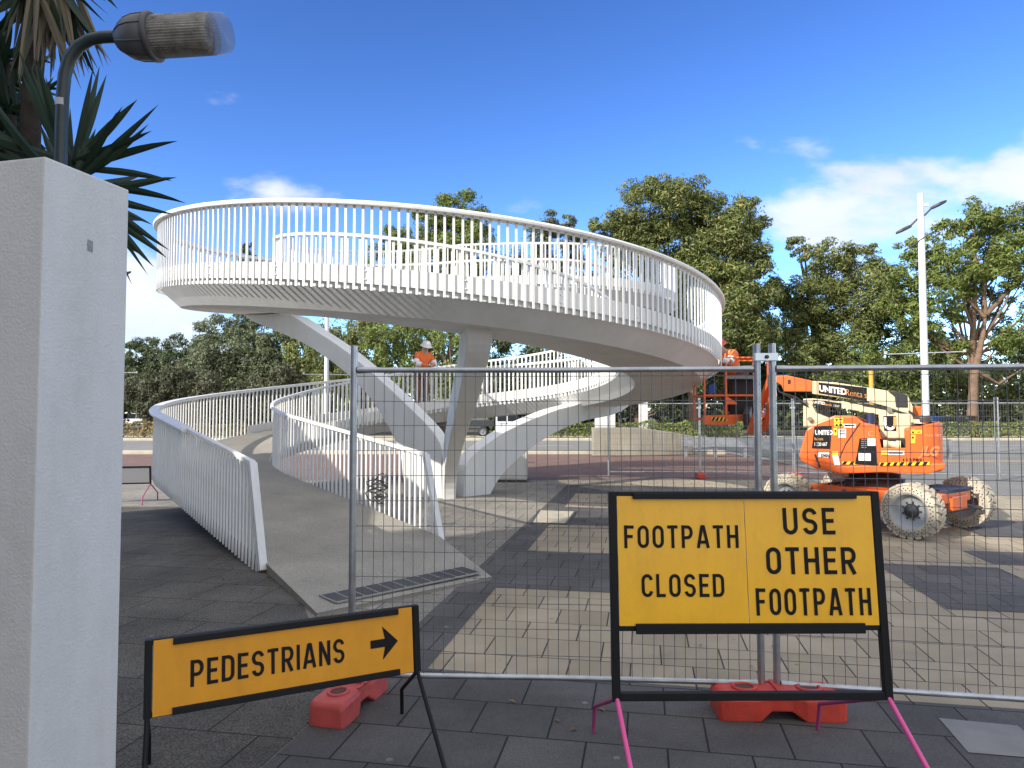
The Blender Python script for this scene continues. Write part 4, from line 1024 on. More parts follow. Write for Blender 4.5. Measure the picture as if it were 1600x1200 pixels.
m = MB(); m.tube([(1.08, -0.45, 0.33), (1.08, 0.6, 0.33)], 0.035, 10); m.tube([(0.99, 0.30, 0.40), (1.22, 0.62, 0.33)], 0.028, 8); m.tube([(1.10, -0.6, 0.42), (1.06, -0.2, 0.5), (0.9, 0.1, 0.58)], 0.016, 8); onchassis(m).build('steering_ram', dark_steel, lift, local=True)
m = MB(); m.box((0.98, 0.02, 0.52), (0.32, 0.95, 0.14)); m.box((1.10, 0.05, 0.44), (0.14, 0.5, 0.2)); onchassis(m).build('axle_beam', orange, lift, bevel=0.015, local=True)
m = MB(); m.box((0.92, 0.1, 0.615), (0.5, 0.85, 0.05)); m.tube([(0.7, -0.45, 0.62), (0.9, -0.5, 0.66), (1.15, -0.2, 0.63), (1.2, 0.2, 0.63)], 0.02, 6); onchassis(m).build('axle_cover', mat('navy_cover', (0.02, 0.025, 0.05), 0.6), lift, bevel=0.01, local=True)
m = MB(); m.lathe([(0.42, 0.60), (0.42, 0.70), (0.36, 0.70), (0.36, 0.78), (0, 0.78)], 32); m.build('slew_ring', dark_steel, lift, local=True)
rng = random.Random(8); m = MB()
for k in range(5):
    pts = [(-0.62+0.08*k, -0.45-0.03*k, 0.63), (-0.4+0.05*k, -0.55, 0.68+0.02*k), (-0.15, -0.5+0.05*k, 0.72), (0.1, -0.35, 0.70), (0.15, -0.1, 0.72)]
    m.tube(pts, 0.016, 6)
m.build('hose', rubber, lift, local=True)
# turret: base tray, hoods, tail
m = MB(); bp_ = jpoly([(195, 600), (205, 640), (300, 692), (460, 722), (700, 712), (1000, 722), (1105, 690), (1108, 655), (460, 672)], NF)
m.prism(bp_, NF+0.01, 0.78); m.build('turntable', orange, lift, bevel=0.02, local=True)
hood = jprism('engine_hood', [(192, 602), (240, 442), (300, 402), (415, 357), (540, 358), (598, 402), (690, 422), (698, 500), (710, 560), (700, 668), (455, 676), (200, 630)], NF, NF+0.52, orange, bevel=0.03)
tag(hood, 'near orange hood with control panel and decals')
h2 = jprism('engine_hood', [(260, 560), (300, 420), (420, 365), (560, 362), (700, 430), (860, 430), (860, 640), (300, 640)], 0.35, 0.80, orange, bevel=0.03, ref=0.35)
# tail counterweight, rounded in plan
x0_ = JP(*cpx(862, 600), NF)[0]; x1_ = JP(*cpx(1106, 600), NF)[0]
zb0 = JP(*cpx(1000, 712), NF)[1]; zt0 = JP(*cpx(1080, 400), NF)[1]; zt1 = JP(*cpx(880, 440), NF)[1]
pl = []
for a in range(0, 91, 15): pl.append((x1_-0.28+0.28*math.sin(R(a)), NF+0.28-0.28*math.cos(R(a))))
for a in range(0, 91, 15): pl.append((x1_-0.28+0.28*math.cos(R(a)), 0.80-0.28+0.28*math.sin(R(a))))
pl += [(x0_, 0.80), (x0_, NF)]
n = len(pl); m = MB()
rb = 0.94
cx_ = (x0_+x1_)/2
ztop = lambda x: zt1+(zt0-zt1)*min(1, max(0, (x-x0_)/(x1_-x0_-0.1)))
m.add([(cx_+(x-cx_)*rb, y*rb, zb0) for x, y in pl]+[(x, y, zb0+0.1) for x, y in pl]+[(x, y, ztop(x)) for x, y in pl],
      [tuple(range(n))[::-1], tuple(range(2*n, 3*n))]+[(k*n+i, k*n+(i+1) % n, (k+1)*n+(i+1) % n, (k+1)*n+i) for k in (0, 1) for i in range(n)])
tail = m.build('counterweight', orange, lift, bevel=0.03, local=True, bseg=3)
m = MB(); m.prism(jpoly([(698, 508), (866, 508), (866, 562), (708, 562)], NF), NF+0.12, NF+0.5); m.build('engine_recess', rubber, lift, local=True)
m = MB()
pa_, pb_ = JP(*cpx(722, 538), NF), JP(*cpx(830, 542), NF)
m.tube([(pa_[0], NF+0.06, pa_[1]), (pa_[0]+0.06, NF+0.06, pa_[1]), (pa_[0]+0.062, NF+0.06, pa_[1]), (pb_[0]-0.06, NF+0.06, pb_[1]), (pb_[0]-0.058, NF+0.06, pb_[1]), (pb_[0], NF+0.06, pb_[1])], [0.062, 0.062, 0.048, 0.048, 0.062, 0.062], 16); m.build('filter_canister', beige, lift, local=True)
b_low = MB(); b_low.prism(jpoly([(698, 560), (866, 560), (866, 668), (698, 668)], NF), NF+0.004, NF+0.4); b_low.build('side_panel', orange, lift, local=True, bevel=0.01)
# hazard stripes on near side
def flat(name, parent, m_, items, ly, lift_=0.004):
    if name in ('panel_label', 'seam', 'warning_decal', 'white_decal', 'slot') and len(items) > 1:
        for it in items[1:]: flat(name, parent, m_, [it], ly, lift_)
        items = items[:1]
    b = MB()
    for pts in items:
        q_ = jpoly(pts, ly); b.add([(x, ly-lift_, z) for x, z in q_], [tuple(range(len(q_)))])
    return b.build(name, m_, parent, local=True, fix=False)
def ylin(a, b, x): return a[1]+(b[1]-a[1])*(x-a[0])/(b[0]-a[0])
def hazard(parent, x0, x1, yt0, yt1, h0, h1, ly, nm='hazard_stripe'):
    flat(nm, parent, decal_yellow, [[(x0, yt0), (x1, yt1), (x1, yt1+h1), (x0, yt0+h0)]], ly, 0.004)
    its = []; w = (x1-x0)/max(2, round((x1-x0)/46)); n_ = round((x1-x0)/w)
    for i in range(n_):
        a = x0+i*w; t_ = lambda x: yt0+(yt1-yt0)*(x-x0)/(x1-x0); hh = h0+(h1-h0)*(a-x0)/(x1-x0)
        its.append([(a+w*0.30, t_(a)), (a+w*0.80, t_(a)), (a+w*0.5, t_(a)+hh), (a, t_(a)+hh)])
    flat(nm, parent, black, its, ly, 0.006)
hazard(hood, 462, 552, 644, 644, 18, 20, NF)
hazard(hood, 696, 862, 651, 646, 20, 22, NF-0.006)
hazard(tail, 868, 1010, 648, 644, 22, 23, NF-0.004)
cpn = flat('control_panel', hood, black, [[(572, 500), (674, 498), (684, 668), (542, 660), (556, 600)]], NF, 0.006)
flat('panel_label', cpn, decal_white, [[(622, 500), (672, 500), (672, 546), (622, 546)], [(566, 592), (642, 594), (642, 640), (566, 638)]], NF, 0.010)
flat('panel_text', cpn, mat('panel_grey', (0.25, 0.25, 0.25), 0.5), [[(582, 506+i*12), (616, 506+i*12), (616, 510+i*12), (582, 510+i*12)] for i in range(5)], NF, 0.010)
seam = flat('seam', hood, rubber, [[(572, 402), (580, 404), (492, 532), (484, 530)], [(484, 530), (490, 532), (450, 622), (444, 620)], [(288, 600), (300, 598), (330, 680), (320, 684)]], NF, 0.005)
rec = flat('hire_decal', hood, black, [[(290, 428), (398, 422), (390, 566), (274, 562)]], NF, 0.006)
def jtext(parent, body, px, py, hpx, ly, m_, lift_, sx=1.0, off=0.0, shear=0.0, name='lettering', slope=0.0):
    # cap height hpx in crop pixels, baseline at (px, py) crop coords
    a = JP(*cpx(px, py), ly); b = JP(*cpx(px, py-hpx), ly); size = (b[1]-a[1])/0.73
    e = JP(*cpx(px+60, py+slope*60), ly); ex = Vector((e[0]-a[0], 0, e[1]-a[1])).normalized()
    mb = MB(); put_text(mb, body, size, (a[0], ly-lift_, a[1]), ex, (0, 0, 1), sx, off, shear); return mb.build(name, m_, parent, local=True, fix=False)
jtext(rec, 'UNITED', 294, 476, 28, NF, decal_white, 0.009, 0.74, 0.004)
jtext(rec, 'Rentals', 290, 511, 17, NF, decal_orange, 0.009, 0.75, 0.0)
jtext(rec, '1 320 667', 288, 546, 22, NF, decal_white, 0.009, 0.62, 0.001)
dl = flat('warning_decal', hood, decal_yellow, [[(412, 374), (470, 372), (470, 398), (412, 400)], [(412, 402), (470, 400), (470, 428), (412, 430)], [(408, 436), (434, 434), (434, 480), (408, 482)], [(402, 580), (438, 580), (438, 604), (402, 604)]], NF, 0.006)
flat('warning_symbol', dl, black, [[(420, 380), (438, 380), (429, 394)], [(444, 378), (464, 378), (464, 384), (444, 384)], [(420, 422), (440, 422), (430, 406)], [(446, 408), (462, 408), (462, 422), (446, 422)], [(414, 448), (428, 448), (421, 466)]], NF, 0.009)
wd = flat('white_decal', hood, decal_white, [[(472, 408), (550, 410), (550, 432), (472, 432)], [(440, 440), (488, 440), (488, 496), (440, 496)], [(312, 584), (384, 588), (382, 622), (308, 616)], [(402, 606), (438, 606), (452, 668), (414, 668)]], NF, 0.006)
jtext(wd, 'E340AJ', 330, 616, 20, NF, black, 0.009, 0.62, 0.002, 0.2)
flat('decal_print', wd, black, [[(480, 414), (540, 416), (540, 424), (480, 422)], [(446, 448+i*12), (482, 448+i*12), (482, 453+i*12), (446, 453+i*12)] if False else [(446, 450), (482, 450), (482, 456), (446, 456)], [(446, 468), (482, 468), (482, 474), (446, 474)]], NF, 0.009)
pdl = flat('service_decal', hood, decal_white, [[(708, 576), (852, 578), (852, 604), (708, 602)]], NF, 0.008)
flat('service_symbol', pdl, decal_yellow, [[(710, 577), (744, 578), (744, 602), (710, 601)]], NF, 0.011); flat('service_print', pdl, dark_steel, [[(752, 584), (842, 585), (842, 596), (752, 595)]], NF, 0.011)
td = flat('warning_decal', tail, decal_yellow, [[(890, 446), (922, 445), (922, 472), (890, 473)], [(924, 448), (962, 446), (962, 470), (924, 472)], [(888, 478), (922, 477), (920, 530), (888, 530)]], NF, 0.005)
flat('warning_symbol', td, black, [[(898, 468), (914, 468), (906, 450)], [(932, 458), (954, 457), (954, 462), (932, 463)], [(896, 500), (914, 500), (905, 484)]], NF, 0.008)
jtext(tail, 'CLEARSKY', 980, 488, 18, NF, decal_white, 0.006, 0.78, -0.002)
jtext(tail, 'JLG', 950, 606, 58, NF, mat('orange_emboss', (0.82, 0.22, 0.08), 0.4), 0.010, 0.80, 0.008, 0.35)
jtext(tail, '113782', 836, 642, 18, NF-0.004, black, 0.008, 1.5, 0.001)
jtext(hood, 'C', 624, 486, 36, NF, decal_white, 0.008, 0.9, -0.004)
# tower and booms (centre plane)
m = MB(); m.prism(jpoly([(690, 352), (900, 344), (922, 424), (922, 500), (704, 500)], -0.24), -0.24, 0.24); tow = m.build('tower', beige, lift, bevel=0.02, local=True)
flat('badge', tow, black, [[(720, 360), (800, 358), (802, 454), (726, 452)]], -0.24, 0.005)
for nm, m_, pts in (('badge_mark', decal_white, arc(763, 405, 30, 36, 180, 320, 12)), ('badge_mark', decal_orange, arc(763, 405, 30, 36, 320, 370, 6))):
    pts = [(x, 405-(y-405)) for x, y in pts]
    if nm == 'badge_mark' and m_ is decal_white: pts = [(733, 368)]+pts
    else: pts = pts+[(793, 364)]
    vs, fs = ribbon(pts, False, 17); b = MB()
    q_ = jpoly(vs, -0.24); b.add([(x, -0.248, z) for x, z in q_], fs); b.build(nm, m_, tow, local=True, fix=False)
up = jprism('upper_boom', [(276, 140), (420, 150), (770, 205), (870, 225), (905, 300), (905, 345), (840, 335), (740, 300), (617, 268), (276, 221)], -0.15, 0.15, beige, bevel=0.012)
sgn_ = flat('hire_decal', up, black, [[(316, 150), (618, 183), (618, 268), (316, 218)]], -0.15, 0.004)
jtext(sgn_, 'UNITED', 320, 203, 38, -0.15, decal_white, 0.007, 0.84, 0.006, 0.0, slope=0.145)
jtext(sgn_, 'Rentals', 484, 230, 42, -0.15, decal_orange, 0.007, 0.72, -0.002, 0.0, slope=0.145)
for c_ in ((288, 166), (288, 200), (296, 172)):
    pass
low_ = jprism('lower_boom', [(220, 252), (280, 250), (470, 268), (830, 345), (800, 372), (690, 352), (470, 312), (275, 290), (300, 340), (400, 380), (400, 430), (220, 430)], -0.17, 0.17, beige, bevel=0.012)
sg2 = flat('hire_decal', low_, black, [[(280, 257), (460, 280), (458, 316), (280, 288)]], -0.17, 0.004)
jtext(sg2, 'UNITED', 284, 280, 17, -0.17, decal_white, 0.007, 0.8, 0.002, slope=0.13); jtext(sg2, 'Rentals', 352, 293, 17, -0.17, decal_orange, 0.007, 0.62, slope=0.13); jtext(sg2, '1 320 667', 408, 301, 15, -0.17, decal_white, 0.007, 0.42, slope=0.13)
flat('slot', low_, rubber, [[(590, 278), (740, 308), (740, 320), (590, 296)], [(495, 262), (560, 272), (560, 284), (510, 278)]], -0.18, 0.004)
for x, y, r in ((262, 378, 0.035), (232, 268, 0.022), (757, 320, 0.04)):
    m = MB(); a = JP(*cpx(x, y), -0.2); m.tube([(a[0], -0.24, a[1]), (a[0], 0.2, a[1])], r, 14)
    m.build('pivot_pin', mat('pin_steel', (0.30, 0.29, 0.26), 0.4, 0.7), lift, local=True)
a, b_ = JP(*cpx(640, 470), 0), JP(*cpx(640, 340), 0); m = MB(); m.tube([(a[0], -0.3, a[1]), (b_[0], -0.3, b_[1])], 0.055, 14); m.build('lift_ram', mat('ram_navy', (0.015, 0.03, 0.09), 0.4), lift, local=True)
jprism('boom_end_cap', [(748, 204), (790, 202), (872, 228), (876, 308), (800, 306), (792, 240)], -0.165, 0.165, mat('cover_black', (0.022, 0.022, 0.025), 0.5), bevel=0.015)
fly = jprism('fly_boom', [(50, 108), (120, 106), (276, 140), (276, 206), (98, 206), (84, 168), (50, 146)], -0.12, 0.12, orange, bevel=0.012)
flat('slot', fly, rubber, [[(124, 134), (142, 134), (142, 160), (124, 160)]], -0.12, 0.004)
m = MB(); m.tube([Vector((*([JP(*cpx(300, 137), 0)[0], 0.1]), JP(*cpx(300, 137), 0)[1]+.01)), Vector((JP(*cpx(450, 148), 0)[0], 0.08, JP(*cpx(450, 140), 0)[1])), Vector((JP(*cpx(570, 160), 0)[0], 0.1, JP(*cpx(570, 158), 0)[1]))], 0.014, 6); m.build('hose', rubber, lift, local=True)
m = MB(); c_ = JP(*cpx(965, 390), -0.1)
m.lathe([(0.11, -0.05), (0.115, 0.02), (0.09, 0.05), (0, 0.05)], 20, xf=Matrix.Translation((c_[0], -0.35, c_[1]+0.03))); m.box((c_[0]+0.02, -0.1, c_[1]-0.12), (0.35, 0.5, 0.2)); m.build('engine', dark_steel, lift, bevel=0.01, local=True)
c_ = JP(*cpx(960, 380), -0.1); m = MB(); m.tube([(c_[0]-0.02, -0.35, c_[1]-0.06), (c_[0]-0.02, -0.35, c_[1]+0.0)], 0.10, 20); m.build('air_filter', beige, lift, local=True)
c_ = JP(*cpx(930, 340), 0.1); m = MB(); m.box((c_[0], 0.15, c_[1]), (0.12, 0.2, 0.2)); m.build('tail_bracket', orange, lift, bevel=0.02, local=True)
for hoff in (0.0, 0.05):
    m = MB(); q0 = JP(*cpx(880, 330), -0.2); q1 = JP(*cpx(930, 395), -0.3); q2 = JP(*cpx(900, 470), -0.28)
    m.tube([(q0[0], -0.2, q0[1]), (q1[0]+hoff, -0.3-hoff, q1[1]+0.05), (q1[0]+0.02, -0.3, q1[1]-0.05), (q2[0]+hoff, -0.27, q2[1])], 0.013, 6); m.build('hose', rubber, lift, local=True)
    m = MB(); q0 = JP(*cpx(250, 300), -0.2); q1 = JP(*cpx(180, 240), -0.16); q2 = JP(*cpx(70, 190), -0.14)
    m.tube([(q0[0], -0.19, q0[1]), (q1[0], -0.2-hoff, q1[1]-0.06+hoff), (q2[0], -0.15, q2[1]-0.05), (q2[0]-0.05, -0.12, q2[1]+0.1)], 0.012, 6); m.build('hose', rubber, lift, local=True)
# basket at the end of the jib; modelled in the lift's frame
def W2J(p): q_ = Vector(p)-JO; return Vector((q_.dot(JX), q_.dot(JY), q_.z))
BY = 13.2
def bp(px, py, dy=0.0): return W2J(P(px, py, BY+dy))
class JB(MB): pass
zfl = P(1100, 655, BY).z; bx0 = P(1101, 640, BY).x; bx1 = P(1200, 640, BY).x; ztop_ = P(1150, 559, BY).z
def wpt(x, y, z): return W2J((x, y, z))
m = MB(); d_b = 0.76
def wbar(mb, a, b, r=0.02): mb.tube([W2J(a), W2J(b)], r, 10)
m.bar(wpt(bx0, BY+d_b/2, zfl), wpt(bx1, BY+d_b/2, zfl), d_b, 0.05); fl = m.build('basket_floor', orange, lift, bevel=0.008, local=True)
m = MB(); m.add([wpt(x, BY-0.006, z) for x, z in ((bx0-0.03, zfl-0.10), (bx0+0.56, zfl-0.10), (bx0+0.70, zfl+0.09), (bx0-0.03, zfl+0.07))]+[wpt(x, BY+0.02, z) for x, z in ((bx0-0.03, zfl-0.10), (bx0+0.56, zfl-0.10), (bx0+0.70, zfl+0.09), (bx0-0.03, zfl+0.07))], [(0, 1, 2, 3), (4, 7, 6, 5), (0, 4, 5, 1), (1, 5, 6, 2), (2, 6, 7, 3), (3, 7, 4, 0)])
m.add([wpt(x, BY-0.006, z) for x, z in ((bx1-0.28, zfl-0.10), (bx1+0.05, zfl-0.10), (bx1+0.05, zfl+0.06), (bx1-0.24, zfl+0.06))]+[wpt(x, BY+0.02, z) for x, z in ((bx1-0.28, zfl-0.10), (bx1+0.05, zfl-0.10), (bx1+0.05, zfl+0.06), (bx1-0.24, zfl+0.06))], [(0, 1, 2, 3), (4, 7, 6, 5), (0, 4, 5, 1), (1, 5, 6, 2), (2, 6, 7, 3), (3, 7, 4, 0)])
kp = m.build('toe_board', orange, lift, local=True)
b = MB(); b2h = MB()
for x0h, x1h in ((bx0+0.12, bx0+0.42), (bx1-0.2, bx1+0.02)):
    b.add([wpt(x, BY-0.011, z) for x, z in ((x0h, zfl-0.03), (x1h, zfl-0.03), (x1h, zfl+0.035), (x0h, zfl+0.035))], [(0, 1, 2, 3)])
    k = 4 if x1h-x0h > 0.25 else 3
    for i in range(k):
        xa = x0h+(x1h-x0h)*i/k; ww = (x1h-x0h)/k
        b2h.add([wpt(x, BY-0.014, z) for x, z in ((xa, zfl-0.03), (xa+ww*.5, zfl-0.03), (xa+ww*.95, zfl+0.035), (xa+ww*.45, zfl+0.035))], [(0, 1, 2, 3)])
hz = b.build('hazard_stripe', decal_yellow, kp, local=True, fix=False); b2h.build('hazard_stripe', black, kp, local=True, fix=False)
for name, za in (('top_rail', ztop_), ('mid_rail', P(1120, 618, BY).z)):
    m = MB(); y0, y1 = BY, BY+d_b
    for a, c_ in (((bx0, y0), (bx1, y0)), ((bx1, y0), (bx1, y1)), ((bx1, y1), (bx0, y1)), ((bx0, y1), (bx0, y0))): wbar(m, (a[0], a[1], za), (c_[0], c_[1], za))
    m.build(name, orange, lift, local=True)
for x, y in ((bx0, BY), (bx0+0.40, BY), (bx1, BY), (bx0, BY+d_b), (bx1, BY+d_b), (bx0+0.6, BY+d_b)):
    m = MB(); wbar(m, (x, y, zfl), (x, y, ztop_), 0.021); m.build('basket_post', orange, lift, local=True)
m = MB(); gz = P(1140, 620, BY).z; m.add([wpt(x, BY-0.004, z) for x, z in ((bx0+0.40, gz), (bx0+0.43, gz), (bx0+0.60, gz-0.11), (bx0+0.60, gz-0.14), (bx0+0.40, gz-0.14))], [(0, 1, 2, 3, 4)]); m.build('gusset', orange, lift, local=True)
m = MB(); cz = P(1160, 606, BY).z; cx0 = P(1147, 600, BY).x; cx1 = P(1183, 600, BY).x
m.bar(wpt(cx0, BY+0.25, cz), wpt(cx1, BY+0.25, cz), 0.22, 0.34); m.bar(wpt(cx0+0.05, BY+0.3, cz-0.36), wpt(cx1-0.02, BY+0.3, cz-0.36), 0.3, 0.3); m.build('control_box', rubber, lift, bevel=0.015, local=True)
m = MB(); m.bar(wpt(bx0+0.42, BY+0.1, cz+0.2), wpt(cx1, BY+0.1, cz+0.2), 0.2, 0.07); m.build('tool_tray', mat('tray_grey', (0.16, 0.17, 0.18), 0.5), lift, bevel=0.006, local=True)
# jib: two parallel arms from the fly boom tip down to the basket
tip = JP(*cpx(62, 128), 0); tipv = Vector((tip[0], 0, tip[1]))
j1 = W2J(P(1172, 674, BY-0.25)); j0 = W2J(P(1205, 592, BY-1.3))
m = MB(); m.bar(j0, j1, 0.10, 0.11); m.bar(j0+Vector((0.05, 0, -0.25)), j1+Vector((0.22, 0.1, 0.02)), 0.08, 0.09); m.build('jib_arm', orange, lift, bevel=0.01, local=True)
m = MB(); m.bar(tipv+Vector((0.12, 0, -0.02)), j0+Vector((0.0, 0, -0.02)), 0.16, 0.18); m.build('jib_knuckle', dark_steel, lift, bevel=0.015, local=True)
m = MB(); m.bar(j1+Vector((-0.06, 0, 0.18)), W2J((bx0+0.85, BY+0.1, zfl+0.1)), 0.12, 0.3); m.bar(j1, W2J((bx0+0.9, BY+0.2, zfl-0.06)), 0.1, 0.1); m.build('basket_mount', dark_steel, lift, bevel=0.012, local=True)

# ---------------------------------------------------------------- people (skin-modifier figures)
skin_m = mat('skin', (0.48, 0.27, 0.19), 0.6)
def skin_mesh(verts, edges, radii, sub=2):
    me = bpy.data.meshes.new('fig'); me.from_pydata(verts, edges, []); o = bpy.data.objects.new('fig', me); COL.objects.link(o)
    o.modifiers.new('s', 'SKIN'); sk = me.skin_vertices[0].data
    for i, r in enumerate(radii): sk[i].radius = (r, r) if not isinstance(r, tuple) else r
    sk[0].use_root = True
    sm = o.modifiers.new('u', 'SUBSURF'); sm.levels = sub; sm.render_levels = sub
    bpy.context.view_layer.update()
    out = bpy.data.meshes.new_from_object(o.evaluated_get(bpy.context.evaluated_depsgraph_get()))
    vs = [v.co.copy() for v in out.vertices]; fs = [tuple(p.vertices) for p in out.polygons]
    bpy.data.objects.remove(o); bpy.data.meshes.remove(me); bpy.data.meshes.remove(out)
    return vs, fs
def chain(pts, rad, sub=2):
    return skin_mesh([tuple(p) for p in pts], [(i, i+1) for i in range(len(pts)-1)], rad, sub)
def person(label, loc, rz, pose, shirt, trousers, hat_c, sc=1.0, band=True, brim=0.16, trim=None):
    t = thing('person', label, 'person', loc, rz)
    J = {k: Vector(v)*sc for k, v in pose.items()}
    order = ['pelvis', 'waist', 'chest', 'neck', 'head0', 'head1']
    for s_ in 'lr': order += ['hip'+s_, 'knee'+s_, 'ankle'+s_, 'toe'+s_, 'sh'+s_, 'elbow'+s_, 'wrist'+s_, 'palm'+s_]
    ix = {k: i for i, k in enumerate(order)}
    ed = [('pelvis', 'waist'), ('waist', 'chest'), ('chest', 'neck'), ('neck', 'head0'), ('head0', 'head1')]
    for s_ in 'lr': ed += [('pelvis', 'hip'+s_), ('hip'+s_, 'knee'+s_), ('knee'+s_, 'ankle'+s_), ('ankle'+s_, 'toe'+s_), ('chest', 'sh'+s_), ('sh'+s_, 'elbow'+s_), ('elbow'+s_, 'wrist'+s_), ('wrist'+s_, 'palm'+s_)]
    rad = {'pelvis': .13, 'waist': .125, 'chest': .15, 'neck': .055, 'head0': .085, 'head1': .075, 'hip': .085, 'knee': .058, 'ankle': .042, 'toe': .035, 'sh': .062, 'elbow': .042, 'wrist': .03, 'palm': .034}
    gr_ = lambda k: rad.get(k, rad.get(k[:-1]))*sc
    verts = [tuple(J[k]) for k in order]
    vs, fs = skin_mesh(verts, [(ix[a], ix[b]) for a, b in ed], [gr_(k) for k in order])
    body = MB(); body.add(vs, fs, 0, True)
    # fingers and thumb
    for s_ in 'lr':
        d = (J['palm'+s_]-J['wrist'+s_]).normalized(); sd_ = d.cross(Vector((0, 0, 1))); sd_ = sd_.normalized() if sd_.length > .1 else Vector((1, 0, 0)); nr = sd_.cross(d)
        for k, (o_, l_) in enumerate(((-.027, .07), (-.009, .08), (.009, .075), (.027, .06))):
            a = J['palm'+s_]+sd_*o_*sc; v, f = chain([a, a+d*l_*.55*sc, a+(d*.85-nr*.35)*l_*sc], [.010*sc, .009*sc, .007*sc], 1); body.add(v, f, 0, True)
        a = J['wrist'+s_].lerp(J['palm'+s_], .5)+sd_*.03*sc; v, f = chain([a, a+(sd_*.5+d*.6)*.045*sc, a+(sd_*.5+d)*.065*sc], [.011*sc, .010*sc, .008*sc], 1); body.add(v, f, 0, True)
    # nose and ears
    hd = (J['head0']+J['head1'])/2; upv = (J['head1']-J['head0']).normalized(); fw = Vector(pose['face']).normalized(); fw = (fw-upv*fw.dot(upv)).normalized(); sdv = fw.cross(upv)
    for c_, r in ((hd+fw*.088*sc, .016), (hd+sdv*.085*sc, .022), (hd-sdv*.085*sc, .022), (J['head0']+fw*.07*sc, .03)):
        body.lathe([(0, -r*sc), (r*.7*sc, -r*.7*sc), (r*sc, 0), (r*.7*sc, r*.7*sc), (0, r*sc)], 8, 0, Matrix.Translation(c_))
    bo_ = body.build('body', skin_m, t, local=True)
    # shirt
    ks = ['waist2', 'chest', 'neck2', 'shl', 'elbowl', 'cuffl', 'shr', 'elbowr', 'cuffr']
    Q = dict(J); Q['waist2'] = J['pelvis'].lerp(J['waist'], .35); Q['neck2'] = J['chest'].lerp(J['neck'], .75)
    for s_ in 'lr': Q['cuff'+s_] = J['elbow'+s_].lerp(J['wrist'+s_], .9)
    r2 = [.158, .172, .075, .08, .06, .046, .08, .06, .046]
    v, f = skin_mesh([tuple(Q[k]) for k in ks], [(0, 1), (1, 2), (1, 3), (3, 4), (4, 5), (1, 6), (6, 7), (7, 8)], [r*sc for r in r2])
    m = MB(); m.add(v, f, 0, True); sh = m.build('shirt', shirt, t, local=True)
    if band:
        bm_ = mat('reflective_band', (0.78, 0.78, 0.78), 0.35)
        for s_ in 'lr':
            m = MB(); a = J['sh'+s_].lerp(J['elbow'+s_], .62); b__ = J['sh'+s_].lerp(J['elbow'+s_], .98); m.tube([a, b__], [.083*sc, .074*sc], 14)
            a = J['elbow'+s_].lerp(J['wrist'+s_], .08); b__ = J['elbow'+s_].lerp(J['wrist'+s_], .55); m.tube([a, b__], [.073*sc, .062*sc], 14)
            m.build('reflective_band', bm_, sh, local=True)
        if trim:
            m = MB(); a = J['waist'].lerp(J['chest'], -.25); b__ = J['waist'].lerp(J['chest'], .1); m.tube([a, b__], [.178*sc, .180*sc], 18); m.build('waist_band', trim, sh, local=True)
    ks = ['pelvis', 'hipl', 'kneel', 'hem_l', 'hipr', 'kneer', 'hem_r']; Q['hem_l'] = J['kneel'].lerp(J['anklel'], .92); Q['hem_r'] = J['kneer'].lerp(J['ankler'], .92)
    v, f = skin_mesh([tuple(Q[k]) for k in ks], [(0, 1), (1, 2), (2, 3), (0, 4), (4, 5), (5, 6)], [r*sc for r in (.15, .108, .082, .068, .108, .082, .068)])
    m = MB(); m.add(v, f, 0, True); m.build('trousers', trousers, t, local=True)
    for s_ in 'lr':
        v, f = chain([J['ankle'+s_]+Vector((0, 0, .03)), J['ankle'+s_]-Vector((0, 0, .03)), J['toe'+s_]+(J['toe'+s_]-J['ankle'+s_])*.1], [.058*sc, .055*sc, .042*sc]); m = MB(); m.add(v, f, 0, True); m.build('boot', mat('boot_leather', (0.10, 0.065, 0.035), 0.7), t, local=True)
    hm = Matrix.Translation(J['head0'].lerp(J['head1'], .55)) @ upv.to_track_quat('Z', 'Y').to_matrix().to_4x4()
    m = MB(); s2 = sc
    m.lathe([(brim*s2, -.005), (brim*s2, .004), (.118*s2, .025*s2), (.116*s2, .06*s2), (.10*s2, .105*s2), (.06*s2, .135*s2), (0, .142*s2)], 24, 0, hm); m.lathe([(brim*s2, -.005), (.1*s2, .012*s2)], 24, 0, hm); m.build('hard_hat', hat_c, t, local=True)
    return t
hi_or = mat('hi_vis_orange', (0.85, 0.17, 0.03), 0.7, var=0.08, vscale=12); hat_w = mat('hat_white', (0.75, 0.74, 0.70), 0.45); hat_r = mat('hat_red', (0.62, 0.06, 0.03), 0.45)
tr_grey = mat('work_trousers', (0.20, 0.19, 0.18), 0.85, var=0.15); tr_mar = mat('maroon_trousers', (0.13, 0.05, 0.05), 0.85, var=0.15); sh_mar = mat('maroon_shirt', (0.10, 0.025, 0.04), 0.85, var=0.15); tr_blk = mat('dark_trousers', (0.02, 0.022, 0.03), 0.85)
# facing -y in local space
stoop = dict(pelvis=(0, .06, .93), waist=(0, .02, 1.08), chest=(0, -.06, 1.36), neck=(0, -.12, 1.50), head0=(0, -.17, 1.57), head1=(0, -.22, 1.68), face=(0, -.8, -.6),
    hipl=(.1, .06, .90), kneel=(.11, .0, .50), anklel=(.12, .07, .09), toel=(.13, -.09, .04), hipr=(-.1, .06, .90), kneer=(-.11, .02, .50), ankler=(-.12, .08, .09), toer=(-.13, -.08, .04),
    shl=(.19, -.06, 1.41), elbowl=(.27, -.16, 1.16), wristl=(.10, -.36, 1.14), palml=(.03, -.42, 1.12), shr=(-.19, -.06, 1.41), elbowr=(-.27, -.16, 1.17), wristr=(-.08, -.36, 1.12), palmr=(-.01, -.43, 1.10))
pp = C+Vector((4.1*math.cos(R(104.5)), 4.1*math.sin(R(104.5)), zb(104.5)+0.135))
